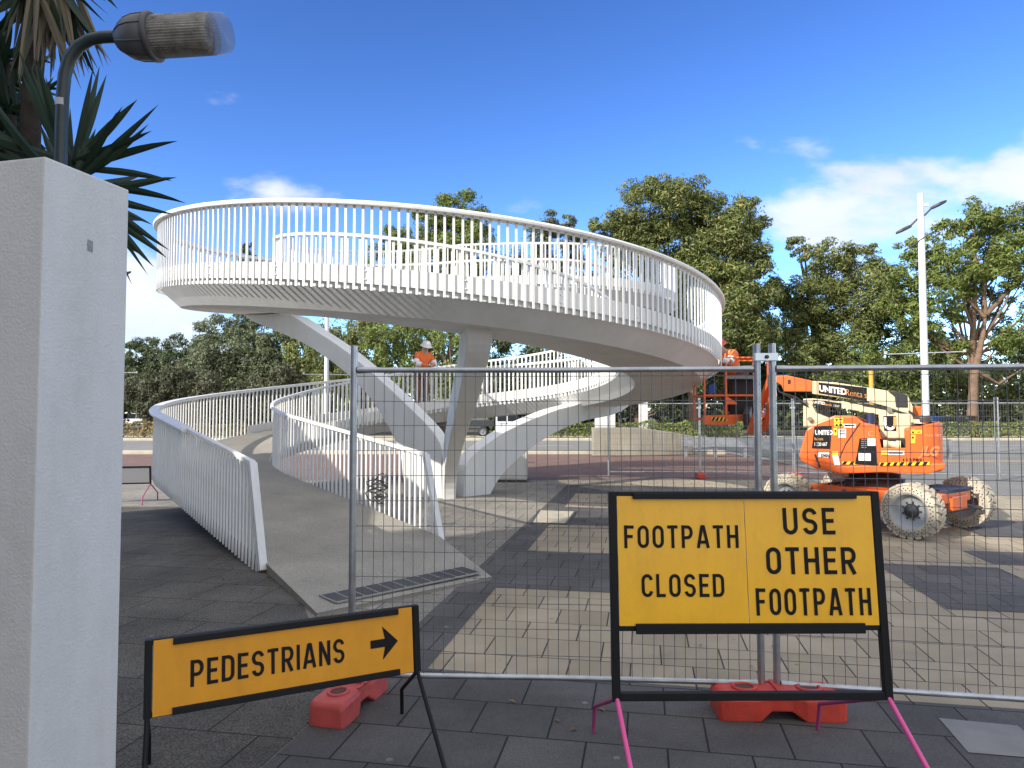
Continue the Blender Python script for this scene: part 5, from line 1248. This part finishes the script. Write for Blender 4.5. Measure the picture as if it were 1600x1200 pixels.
person('worker in orange shirt and white hat standing on the ramp', pp, R(35), stoop, hi_or, mat('brown_trousers', (0.22, 0.10, 0.06), 0.85, var=0.15), hat_w, 1.0, trim=mat('pale_tail', (0.62, 0.62, 0.66), 0.6))
bend = dict(pelvis=(0, .16, .78), waist=(0, .10, .92), chest=(0, -.10, 1.18), neck=(0, -.20, 1.29), head0=(0, -.26, 1.34), head1=(0, -.32, 1.44), face=(0, -.9, -.2),
    hipl=(.1, .16, .75), kneel=(.13, -.08, .44), anklel=(.12, .10, .09), toel=(.13, -.07, .04), hipr=(-.1, .16, .75), kneer=(-.13, -.06, .44), ankler=(-.12, .12, .09), toer=(-.13, -.05, .04),
    shl=(.19, -.09, 1.23), elbowl=(.26, -.28, 1.05), wristl=(.14, -.46, 1.15), palml=(.11, -.53, 1.18), shr=(-.19, -.09, 1.23), elbowr=(-.26, -.28, 1.05), wristr=(-.14, -.46, 1.13), palmr=(-.11, -.53, 1.16))
pw = person('worker in orange crouching in the lift basket by the ramp edge', (bx0+0.60, BY+0.38, zfl+0.027), R(-62), bend, hi_or, tr_mar, hat_r, 0.99)
look = dict(stoop); 
fw_ = person('worker in maroon shirt and white hat on the far verge', (P(1193, 680, 46.4).x, 46.4, 0.112), R(175), look, sh_mar, tr_blk, hat_w, 1.12, band=False, brim=0.2)
# tool pouch of the basket worker
m = MB(); c0 = Vector((bx0+0.17, BY+0.10, zfl+0.56)); m.box((c0.x, c0.y, c0.z), (0.13, 0.10, 0.17)); m.tube([c0+Vector((-.06, 0, .1)), c0+Vector((0, -.02, .2)), c0+Vector((.06, 0, .1))], .012, 8); tag(m.build('tool_bag', mat('bag_blue', (0.02, 0.06, 0.30), 0.7), bevel=0.02), 'blue tool bag hanging on the basket rail', 'tool bag')
# ---------------------------------------------------------------- trees
trunk_m = mat('gum_bark', (0.24, 0.15, 0.10), 0.9, col2=(0.12, 0.08, 0.055), vscale=2.5, bump=0.5, bscale=12)
gum = leaf_mat('gum_leaf', (0.086, 0.121, 0.035), (0.207, 0.232, 0.074), 0.22, c3=(0.414, 0.333, 0.110))
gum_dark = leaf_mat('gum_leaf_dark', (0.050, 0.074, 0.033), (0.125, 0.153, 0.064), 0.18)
gum_grey = leaf_mat('gum_leaf_grey', (0.088, 0.112, 0.063), (0.198, 0.227, 0.122), 0.2)
gum_lite = leaf_mat('gum_leaf_light', (0.102, 0.156, 0.038), (0.241, 0.275, 0.071), 0.25)
caz = leaf_mat('needle_leaf', (0.055, 0.066, 0.035), (0.121, 0.121, 0.066), 0.15)
def leafq(vs, fs, p, nrm, l, w, rng):
    a = rng.uniform(0, 6.283); t = nrm.orthogonal().normalized(); b = nrm.cross(t)
    d = t*math.cos(a)+b*math.sin(a); s_ = nrm.cross(d); o = len(vs)
    vs += [p-d*l, p+s_*w-d*l*.1, p+d*l, p-s_*w-d*l*.1]; fs.append((o, o+1, o+2, o+3))
def rnd_dir(rng):
    z = rng.uniform(-1, 1); a = rng.uniform(0, 6.283); r = math.sqrt(1-z*z); return Vector((r*math.cos(a), r*math.sin(a), z))
def tree(label, Y, blobs, foot, m, seed, limbs=(), dens=1.0, leaf=0.158, droop=0.0, zscale=1.0, group=None, trunk_r=None, base_z=None, cat='tree', name='gum_tree', gap=0.62):
    rng = random.Random(seed)
    fx = P(foot, 660, Y).x; bz = 0.0 if base_z is None else base_z
    t = thing(name, label, cat, (fx, Y, bz), 0, group)
    vs = []; fs = []; cents = []
    for (px, py, rp) in blobs:
        r = rp*Y/F; c = P(px, py, Y)+Vector((0, rng.uniform(-.8, .8)*r, 0)); cents.append((c, r))
        # uneven clumps over the blob; count by surface
        nc = max(9, int(19*(r/1.6)**1.5))
        for k in range(nc):
            d = rnd_dir(rng)
            if d.y > 0.55: d.y = -d.y
            cc = c+Vector((d.x, d.y, d.z*zscale))*r*rng.uniform(gap, 1.0); cr = r*rng.uniform(.15, .42)+0.14
            nl = int(dens*215*(cr/0.75)**1.6)+16
            for j in range(nl):
                e = rnd_dir(rng); q_ = rng.uniform(.35, 1.0)**.6
                p = cc+Vector((e.x*cr*q_, e.y*cr*q_, e.z*cr*.72*q_-droop*rng.random()*cr))
                nrm = (e*.7+Vector((0, 0, .55))+rnd_dir(rng)*.8).normalized()
                if droop: nrm = Vector((nrm.x, nrm.y, nrm.z*.3)).normalized()
                leafq(vs, fs, p, nrm, leaf*rng.uniform(.6, 1.35), leaf*.30*rng.uniform(.6, 1.3), rng)
        for j in range(int(dens*130*(r/1.2)**1.9)):           # loose leaves and twig tips between the clumps
            e = rnd_dir(rng); e.y = -abs(e.y) if rng.random() < .7 else e.y; p = c+Vector((e.x, e.y, e.z*zscale))*r*rng.uniform(.45, 1.12)
            leafq(vs, fs, p, (rnd_dir(rng)+Vector((0, 0, .4))).normalized(), leaf*rng.uniform(.6, 1.3), leaf*.3*rng.uniform(.6, 1.3), rng)
    me = MB(); me.v = vs; me.f = fs; me.m = [0]*len(fs); me.sm = [False]*len(fs)
    me.build('crown', m, t, fix=False)
    b = MB(); tr = trunk_r or 0.22
    top = max(cents, key=lambda x: x[0].z)[0]; base = Vector((fx, Y, bz-.1)); lowest = min(c.z for c, r in cents)
    mid = Vector((fx*.6+top.x*.4, Y, bz+(top.z-bz)*.45))
    main = [base, base.lerp(mid, .5)+Vector((rng.uniform(-.2, .2), 0, 0)), mid, mid.lerp(top, .6)+Vector((rng.uniform(-.4, .4), rng.uniform(-.4, .4), 0)), top]
    b.tube(main, [tr*1.15, tr, tr*.75, tr*.42, tr*.12], 10)
    for c, r in cents[::1]:
        k = rng.uniform(.30, .8); j = min(3, int(k*4)); s0 = main[j].lerp(main[j+1], k*4-j)
        if s0.z > c.z: s0 = main[1].lerp(main[2], rng.random())
        md = s0.lerp(c, .55)+Vector((0, 0, -.10*(c-s0).length)); b.tube([s0, md, c], [tr*.38, tr*.26, tr*.07], 7)
        for q in range(2):
            e = c+rnd_dir(rng)*r*.75; b.tube([md.lerp(c, .4), md.lerp(e, .6)+Vector((0, 0, -.1)), e], [tr*.16, tr*.1, tr*.03], 5)
    for path, r0 in limbs:
        pts = [P(x, y, Y-.4) for x, y in path]; n = len(pts); b.tube(pts, [r0*(1-.75*i/(n-1)) for i in range(n)], 8)
    b.build('trunk', trunk_m, t)
    return t
GB = 'trees beyond the road'
tree('largest dense gum tree rising right of the ramp against the sky', 52, [(1010, 335, 48), (1062, 318, 42), (1110, 330, 42), (1150, 345, 40), (965, 356, 30), (1000, 385, 50), (1060, 385, 58), (1120, 395, 55), (1165, 395, 36), (935, 356, 16), (1090, 450, 62), (1150, 455, 50), (1184, 440, 30), (1110, 520, 62), (1165, 520, 44), (1050, 470, 48), (985, 425, 42), (1140, 575, 46)], 1085, gum, 1, dens=1.05, group=GB, trunk_r=.35)
tree('lower gum tree with sprigs rising right of the largest tree', 55, [(1252, 382, 18), (1262, 412, 20), (1300, 402, 26), (1345, 405, 24), (1318, 425, 40), (1365, 440, 30), (1240, 470, 36), (1285, 465, 44), (1340, 475, 44), (1380, 480, 24), (1225, 510, 34), (1270, 520, 46), (1330, 530, 46), (1385, 525, 34), (1235, 565, 40), (1300, 580, 40), (1205, 470, 24), (1350, 585, 36)], 1290, gum, 2, dens=.95, group=GB, trunk_r=.28, limbs=[([(1290, 640), (1285, 560), (1262, 440), (1256, 390)], .2)])
tree('wide gum tree with forked reddish trunk at the right edge', 47, [(1515, 342, 28), (1545, 350, 24), (1500, 375, 26), (1560, 375, 34), (1470, 362, 20), (1450, 385, 22), (1595, 380, 30), (1430, 425, 30), (1480, 420, 36), (1530, 415, 30), (1600, 430, 34), (1450, 465, 36), (1505, 465, 24), (1425, 500, 24), (1475, 500, 22), (1625, 480, 40), (1590, 520, 24), (1640, 410, 50), (1415, 465, 30), (1555, 430, 30), (1560, 475, 28), (1420, 395, 22), (1400, 440, 24), (1505, 440, 30), (1570, 400, 34), (1450, 520, 30), (1500, 545, 26), (1565, 530, 28), (1610, 350, 34)], 1523, gum_lite, 3, dens=.95, group=GB, trunk_r=.26,
     limbs=[([(1519, 650), (1522, 590), (1536, 520), (1540, 490)], .34), ([(1540, 492), (1570, 460), (1600, 430), (1625, 405)], .2), ([(1538, 495), (1515, 470), (1490, 440), (1470, 400)], .17), ([(1540, 492), (1535, 440), (1520, 390), (1505, 360)], .17), ([(1526, 580), (1560, 600), (1600, 575)], .15)], gap=.6)
tree('bushy pale green tree at road level behind the boom lift', 49, [(1335, 575, 34), (1375, 570, 30), (1410, 560, 30), (1345, 610, 34), (1400, 605, 34), (1440, 590, 28), (1310, 610, 28)], 1370, gum_lite, 4, dens=.9, group=GB, trunk_r=.14)
tree('gum tree behind the far fence at lower right corner of the woods', 54, [(1480, 560, 34), (1560, 560, 34), (1600, 590, 38), (1500, 610, 36), (1450, 540, 34), (1555, 620, 30), (1420, 620, 30), (1630, 545, 34)], 1575, gum, 5, dens=.8, group=GB, trunk_r=.2)
tree('tall gum tree seen above the middle of the ramp rail', 60, [(700, 325, 24), (735, 318, 26), (672, 345, 24), (752, 345, 22), (700, 365, 42), (640, 380, 34), (745, 395, 36), (690, 420, 44), (610, 372, 18), (600, 410, 30), (650, 440, 42), (725, 450, 44), (590, 470, 40), (780, 440, 30), (670, 490, 44)], 690, gum_lite, 6, dens=.9, group=GB, trunk_r=.3)
tree('slender gum tree top just right of the middle of the rail', 62, [(855, 345, 16), (885, 350, 13), (838, 372, 24), (875, 380, 28), (905, 385, 20), (850, 420, 34), (900, 430, 36), (800, 420, 28), (830, 470, 38), (930, 450, 28), (900, 490, 40)], 870, gum_grey, 7, dens=.85, group=GB, trunk_r=.26)
tree('thin dark treetop glimpsed through the left ramp balusters', 75, [(392, 392, 12), (385, 408, 13), (404, 418, 14), (428, 412, 10), (432, 428, 14), (398, 440, 18)], 400, gum_dark, 8, dens=.9, group=GB, trunk_r=.22)
tree('tall grey green gum tree below the left end of the ramp', 58, [(330, 520, 26), (372, 512, 30), (410, 520, 32), (318, 548, 24), (355, 555, 40), (405, 565, 40), (448, 540, 34), (300, 575, 24), (340, 590, 36), (390, 605, 40), (440, 590, 38)], 385, gum_grey, 9, dens=.95, group=GB, trunk_r=.3)
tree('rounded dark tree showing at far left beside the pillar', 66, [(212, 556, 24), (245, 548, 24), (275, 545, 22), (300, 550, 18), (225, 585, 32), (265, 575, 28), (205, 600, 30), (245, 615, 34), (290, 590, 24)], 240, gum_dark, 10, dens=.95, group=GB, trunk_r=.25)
tree('drooping olive tree behind the left bridge arm', 56, [(470, 545, 24), (500, 555, 30), (540, 545, 34), (470, 585, 30), (515, 595, 34), (560, 580, 34), (490, 625, 26), (545, 620, 28), (450, 515, 26), (490, 520, 28), (535, 520, 28), (575, 515, 26), (580, 545, 26)], 520, gum, 11, dens=1.0, droop=1.2, group=GB, trunk_r=.2)
tree('brownish feathery tree low at left above the parked cars', 53, [(220, 615, 28), (255, 605, 30), (290, 615, 32), (325, 610, 34), (240, 635, 22), (300, 635, 22), (360, 625, 30), (400, 625, 28), (275, 588, 24)], 222, caz, 12, dens=1.0, leaf=.16, droop=1.0, group=GB, trunk_r=.2, name='casuarina_tree')
tree('dark feathery tree low behind the curving lower rail', 54, [(430, 620, 28), (460, 612, 28), (400, 600, 22), (440, 590, 22), (480, 640, 22)], 440, caz, 13, dens=1.0, leaf=.16, droop=1.0, group=GB, trunk_r=.2, name='casuarina_tree')
tree('weeping gum tree with pale forked trunk behind the worker on the ramp', 55, [(600, 530, 30), (635, 520, 30), (670, 530, 28), (700, 540, 30), (590, 575, 28), (630, 570, 30), (660, 590, 26), (705, 590, 26), (570, 610, 24), (615, 620, 26)], 665, gum_lite, 14, dens=.85, droop=1.4, group=GB, trunk_r=.14, limbs=[([(640, 650), (632, 590), (610, 550), (570, 525)], .13), ([(700, 650), (708, 590), (690, 555), (668, 535)], .12), ([(708, 590), (704, 560), (702, 530)], .08)])
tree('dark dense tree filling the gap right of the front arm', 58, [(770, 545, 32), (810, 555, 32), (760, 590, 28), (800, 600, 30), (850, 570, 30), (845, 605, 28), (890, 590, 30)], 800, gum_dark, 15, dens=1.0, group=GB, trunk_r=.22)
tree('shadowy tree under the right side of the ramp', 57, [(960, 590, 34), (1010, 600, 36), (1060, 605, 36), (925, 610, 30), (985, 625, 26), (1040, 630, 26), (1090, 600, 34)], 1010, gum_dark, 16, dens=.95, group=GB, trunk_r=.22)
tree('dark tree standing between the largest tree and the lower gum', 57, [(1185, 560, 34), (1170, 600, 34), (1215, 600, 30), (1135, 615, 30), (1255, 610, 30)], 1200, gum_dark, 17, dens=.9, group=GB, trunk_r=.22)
# woodland seen only as a mass behind the individual trees
rng = random.Random(77); vs = []; fs = []
for i in range(620):
    px = rng.uniform(-60, 1680); Yw = rng.uniform(72, 84); py = rng.uniform(578, 664); c = P(px, py, Yw); cr = rng.uniform(.9, 2.0)
    if 185 < px < 245 and py > 628: continue
    for j in range(100):
        e = rnd_dir(rng); leafq(vs, fs, c+e*cr*rng.uniform(.5, 1), (e+rnd_dir(rng)).normalized(), .36, .17, rng)
for i in range(80):
    c = P(rng.uniform(120, 270), rng.uniform(600, 656), rng.uniform(136, 150)); cr = rng.uniform(1.6, 3.0)
    for j in range(110):
        e = rnd_dir(rng); leafq(vs, fs, c+e*cr*rng.uniform(.5, 1), (e+rnd_dir(rng)).normalized(), .6, .28, rng)
me = MB(); me.v = vs; me.f = fs; me.m = [0]*len(fs); me.sm = [False]*len(fs)
tag(me.build('woodland', gum_dark, fix=False), 'dark woodland filling the background behind the roadside trees', 'woodland', kind='stuff')
# ---------------------------------------------------------------- hedges
hedge_y = leaf_mat('hedge_leaf', (0.085, 0.133, 0.028), (0.228, 0.266, 0.057), 0.2, c3=(0.380, 0.323, 0.095)); hedge_r = leaf_mat('hedge_leaf_rust', (0.114, 0.123, 0.038), (0.304, 0.228, 0.095), 0.2, c3=(0.456, 0.228, 0.114))
twig = mat('hedge_twig', (0.10, 0.08, 0.06), 0.9)
def hedge(label, x0, x1, y, h, d, m, seed, z0=0.11):
    rng = random.Random(seed); t = thing('hedge', label, 'hedge', ((x0+x1)/2, y, z0), 0, 'clipped hedges along the far verge'); vs = []; fs = []
    n = int((x1-x0)*260)
    for i in range(n):
        x = rng.uniform(x0, x1); k = rng.random(); tz = .07*math.sin(x*2.3)+.05*math.sin(x*5.1)
        if k < .42: p = Vector((x, y+rng.uniform(-d/2, d/2), z0+h+tz-rng.random()**2*.12)); nr = Vector((0, 0, 1))
        elif k < .92: p = Vector((x, y-d/2+rng.random()**2*.15, z0+.12+(h-.12+tz)*rng.random())); nr = Vector((0, -1, .3))
        else: p = Vector((x, y+rng.uniform(-d/2, d/2), z0+h*rng.random())); nr = rnd_dir(rng)
        leafq(vs, fs, p, (nr+rnd_dir(rng)*.9).normalized(), .085, .045, rng)
    me = MB(); me.v = vs; me.f = fs; me.m = [0]*len(fs); me.sm = [False]*len(fs); me.build('foliage', m, t, fix=False)
    b = MB()
    for i in range(int((x1-x0)*2)):
        x = rng.uniform(x0, x1)
        for k in range(3): b.tube([(x, y, z0-.02), (x+rng.uniform(-.3, .3), y+rng.uniform(-d/2, d/2), z0+h*.8)], [.02, .008], 5)
    b.build('stems', twig, t, fix=False)
hedge('clipped green hedge running from the ute to the right behind the barrier', P(800, 660, 46.6).x, P(1160, 660, 46.6).x, 46.6, 1.0, 1.0, hedge_y, 1)
hedge('clipped hedge with thin stems at the right edge behind the lift', P(1420, 660, 46.4).x, P(1660, 660, 46.4).x, 46.4, .98, 1.1, hedge_y, 2)
hedge('rusty clipped hedge at the far left by the parked cars', P(150, 660, 46.6).x, P(262, 660, 46.6).x, 46.6, 1.0, 1.2, hedge_r, 3)
hedge('low clipped hedge seen through the curving lower railing', P(285, 660, 47.6).x, P(520, 660, 47.6).x, 47.6, .85, .9, hedge_r, 4)
# ---------------------------------------------------------------- street lamps
lamp_white = mat('pole_white', (0.66, 0.67, 0.68), 0.4, var=0.05)
def street_lamp(label, x, y, h, r, az=R(-28)):
    t = thing('street_lamp', label, 'street lamp', (x, y, 0), az, 'tall white street lamps')
    b = MB(); b.tube([(0, 0, 0), (0, 0, h*.5), (0, 0, h)], [r, r*.95, r*.85], 18); b.lathe([(r*1.7, 0), (r*1.7, .05), (r, .06)], 18); b.build('pole', lamp_white, t, local=True)
    for s_ in (-1, 1):
        za, zc, sl_ = (h-.86, h-.60, .42) if s_ > 0 else (h-.95, h-1.20, -.42)
        b = MB(); b.tube([(s_*r*.8, 0, za), (s_*.36, 0, zc)], .035, 8); b.build('arm', dark_steel, t, local=True)
        b = MB(); pf = [(-.03, .06), (.10, .13), (.28, .15), (.44, .09), (.52, .02)]; v_ = []
        for u, w_ in pf:
            for y_ in (-1, 1): v_ += [(s_*(.34+u), y_*w_, zc+u*sl_+.05-.06*abs(u-.2)), (s_*(.34+u), y_*w_, zc+u*sl_-.05)]
        f_ = []
        for i in range(len(pf)-1): a = 4*i; f_ += [(a, a+2, a+6, a+4), (a+1, a+5, a+7, a+3), (a, a+4, a+5, a+1), (a+2, a+3, a+7, a+6)]
        f_ += [(0, 1, 3, 2), (16, 18, 19, 17)]
        b.add(v_, f_); b.build('lamp_head', dark_steel, t, local=True, bevel=.01)
    b = MB(); b.tube([(-.42, 0, h-2.05), (0, -r*.9, h-1.78), (.42, 0, h-1.5)], .022, 6); b.build('banner_arm', dark_steel, t, local=True)
    b = MB(); zc = 4.0; b.tube([(-1.3, 0, zc), (1.3, 0, zc)], .025, 6); b.box((-1.3, 0, zc+.06), (.12, .1, .12)); b.box((1.3, 0, zc+.03), (.1, .1, .1)); b.build('camera_arm', galv, t, local=True)
    b = MB(); b.box((r+.06, 0, h-.45), (.12, .1, .1)); b.build('sensor', decal_white, t, local=True)
    return t
lt = P(1438, 303, 27)
s1 = street_lamp('tall white street lamp with two heads behind the boom lift', lt.x, 27, lt.z, .135)
copy_tree(s1, (P(510, 600, 42).x, 42, 0), R(10), 'white lamp pole rising behind the lower rail and under the left arm')
s3 = copy_tree(s1, (P(176, 600, 40).x, 40, 0), R(5), 'street lamp mostly hidden behind the gate pillar, its camera arm poking out')
# yellow post behind the booms
yp = P(1361, 590, 20); b = MB(); b.tube([(yp.x, 20, 0), (yp.x, 20, P(1361, 577, 20).z)], .06, 12); b.box((yp.x, 20, .02), (.25, .25, .04)); tag(b.build('yellow_post', mat('post_yellow', (.62, .36, .05), .6)), 'yellow round post showing above the cream boom', 'post')
# ---------------------------------------------------------------- concrete barrier, guard rail
bar_m = mat('barrier_concrete', (.36, .33, .26), .9, col2=(.24, .225, .19), vscale=.9, bump=.25, bscale=30, dirt=.6, dirtcol=(.12, .115, .10), dscale=1.2)
Yb = 28.4; xa = P(926, 700, Yb).x; xb = P(1092, 700, Yb).x; h1 = P(926, 668, Yb).z
b = MB(); pl = []
for i in range(17):
    u = i/16; x = xa+(xb-xa)*u; pl.append((x, Yb+.9*u*u, h1*(1-.32*max(0, (u-.35)/.65)**1.4)))
vs = []; fs = []
for x, y, z in pl: vs += [(x, y, 0), (x, y+.02, z), (x, y+.42, z), (x, y+.45, 0)]
for i in range(16):
    for j in range(4): fs.append((4*i+j, 4*i+4+j, 4*i+4+(j+1) % 4, 4*i+(j+1) % 4))
fs += [(0, 1, 2, 3), (64, 67, 66, 65)]
b.add(vs, fs); tag(b.build('concrete_barrier', bar_m, bevel=.04), 'stained curved concrete barrier wall beside the road', 'barrier')
gt = thing('guard_rail', 'steel guard rail running right from the concrete barrier', 'guard rail', (xb, 27.6, 0))
b = MB(); prof = [(0, .30), (-.06, .36), (-.06, .42), (0, .46), (0, .50), (-.06, .54), (-.06, .60), (0, .66), (.012, .66), (.012, .30)]
b.sweep([Vector((P(1064, 690, 28).x, 27.95, .12)), Vector((P(1150, 690, 27.8).x, 27.7, .1)), Vector((P(1300, 690, 27.2).x, 27.2, .08)), Vector((P(1480, 690, 26.5).x, 26.5, .06))], [(-a, z) for a, z in prof]); b.build('rail_beam', galv, gt)
for px in (1075, 1120, 1165, 1210, 1260, 1320, 1390, 1460):
    x = P(px, 690, 27.7).x; y = 28.1-(px-1064)*.0035; b = MB(); b.box((x, y+.05, .35), (.12, .12, .75)); b.build('post', galv, gt)
# a slim far railing and dark fence along the woodland edge
fr_ = thing('wire_fence', 'thin dark chain fence along the foot of the far trees', 'fence', (10, 50.5, 0)); b = MB()
for i in range(30): b.tube([(-2+i*1.6, 50.6, .1), (-2+i*1.6, 50.6, 1.9)], .03, 6)
b.build('post', dark_steel, fr_, fix=False); b = MB()
for z in (.3, 1.0, 1.85): b.tube([(-2, 50.6, z), (45, 50.6, z)], .012, 5)
b.build('rail', dark_steel, fr_, fix=False)
# ---------------------------------------------------------------- vehicles
def car(label, loc, rz, paint, suv=True, group=None, L_=4.7, name='parked_car', cat='car'):
    t = thing(name, label, cat, loc, rz, group); W_ = 1.84; hl = L_/2
    b = MB(); pf = [(-hl, .35), (-hl+.02, .78), (-hl+.15, .95), (-hl+.95, 1.02), (hl-1.0 if not suv else hl-.1, 1.02), (hl-.02, .85), (hl, .4), (hl-.15, .27), (-hl+.12, .27)]
    b.prism(pf, -W_/2, W_/2); b.build('body', paint, t, bevel=.07, local=True, bseg=3)
    rt = 1.74 if suv else 1.48
    cf = [(-hl+1.0, 1.0), (-hl+1.75, rt-.03), (hl-.75 if suv else hl-1.6, rt), (hl-.28 if suv else hl-.75, 1.0)]
    b = MB(); b.prism(cf, -W_/2+.10, W_/2-.10); b.build('window', glass_dark, t, bevel=.05, local=True)
    b = MB(); b.prism([(-hl+1.68, rt-.06), (-hl+1.8, rt), (hl-.8 if suv else hl-1.65, rt+.03), (hl-.70 if suv else hl-1.5, rt-.06)], -W_/2+.09, W_/2-.09)
    for x in (-hl+2.6, hl-1.25): b.box((x, -W_/2+.09, (rt+1)/2), (.09, .03, rt-1.02)); b.box((x, W_/2-.09, (rt+1)/2), (.09, .03, rt-1.02))
    b.build('roof', paint, t, bevel=.02, local=True)
    for x in (-hl+.85, hl-.9):
        for s_ in (-1, 1):
            xf = Matrix.Translation((x, s_*(W_/2-.1), .35)) @ Matrix.Rotation(R(-90*s_), 4, 'X')
            b = MB(); b.lathe([(.2, -.11), (.33, -.1), (.35, -.06), (.35, .08), (.33, .11), (.22, .115)], 28, 0, xf); w_ = b.build('wheel', rubber, t, local=True)
            b = MB(); b.lathe([(.22, .10), (.2, .10), (.19, .07), (0, .075)], 24, 0, xf)
            for k in range(6):
                a = 2*math.pi*k/6; b.bar(xf @ Vector((.03*math.cos(a), .03*math.sin(a), .09)), xf @ Vector((.2*math.cos(a), .2*math.sin(a), .1)), .05, .02)
            b.build('rim', grey_rim, w_, local=True)
    for s_ in (-1, 1):
        b = MB(); b.box((-hl+.06, s_*.68, .80), (.16, .34, .16)); b.build('headlight', mat('lamp_glass', (.6, .62, .65), .15), t, bevel=.03, local=True)
        b = MB(); b.box((hl-.05, s_*.74, .85), (.1, .2, .3)); b.build('tail_light', mat('tail_red', (.3, .01, .01), .3), t, bevel=.02, local=True)
    return t
cw = mat('car_white', (.72, .73, .74), .25, coat=.6); crd = mat('car_red', (.20, .015, .015), .3, coat=.5); cgy = mat('car_grey', (.10, .11, .13), .25, coat=.6)
sheet('car_park', rect(-110, -30, 88, 125), -.022, asphalt2)
Yc = 96
car('white four wheel drive parked under the trees at far left', (P(214, 655, Yc).x, Yc, -.02), R(4), cw, group='cars in the far car park')
car('dark red van parked behind the white four wheel drive', (P(197, 655, 103).x, 103, -.02), R(2), crd, group='cars in the far car park')
car('dark red car mostly hidden by the ramp at far left', (P(249, 655, Yc-2).x, Yc-2, -.02), R(88), crd, suv=False, group='cars in the far car park')
car('dark grey car on the far road behind the lift tail', (P(1478, 655, 53).x, 53, 0), R(0), cgy, suv=False)
# white utility with a dark tray
ut = thing('utility_truck', 'white utility with a dark open tray on the far road', 'ute', (P(786, 676, 52.5).x, 52.5, 0), R(180))
b = MB(); b.prism([(-2.6, .45), (-2.58, .95), (-1.5, 1.12), (.55, 1.12), (.55, .5), (.35, .4), (-2.4, .4)], -.92, .92); b.build('body', cw, ut, bevel=.08, local=True)
b = MB(); b.prism([(-1.55, 1.1), (-.85, 1.74), (.35, 1.76), (.52, 1.1)], -.82, .82); b.build('window', glass_dark, ut, bevel=.05, local=True)
b = MB(); b.prism([(-.95, 1.70), (-.85, 1.80), (.35, 1.82), (.45, 1.70)], -.84, .84); b.box((-.3, -.83, 1.42), (.1, .03, .6)); b.box((-.3, .83, 1.42), (.1, .03, .6)); b.box((.46, 0, 1.4), (.12, 1.66, .62)); b.build('roof', cw, ut, bevel=.02, local=True)
b = MB(); b.box((1.75, 0, .82), (2.2, 1.86, .12)); b.box((1.75, -.92, 1.03), (2.2, .05, .34)); b.box((1.75, .92, 1.03), (2.2, .05, .34)); b.box((2.83, 0, 1.03), (.05, 1.86, .34)); b.box((.68, 0, 1.3), (.08, 1.86, .9)); b.build('tray', mat('tray_dark', (.035, .037, .042), .5), ut, bevel=.01, local=True)
for x in (-1.75, 1.45):
    for s_ in (-1, 1):
        xf = Matrix.Translation((x, s_*.82, .38)) @ Matrix.Rotation(R(-90*s_), 4, 'X')
        b = MB(); b.lathe([(.2, -.12), (.36, -.1), (.385, -.06), (.385, .08), (.36, .12), (.24, .125)], 28, 0, xf); w_ = b.build('wheel', rubber, ut, local=True)
        b = MB(); b.lathe([(.24, .11), (.21, .10), (.2, .07), (0, .075)], 24, 0, xf)
        for k in range(6):
            a = 2*math.pi*k/6; b.bar(xf @ Vector((.03*math.cos(a), .03*math.sin(a), .09)), xf @ Vector((.21*math.cos(a), .21*math.sin(a), .11)), .05, .02)
        b.build('rim', grey_rim, w_, local=True)
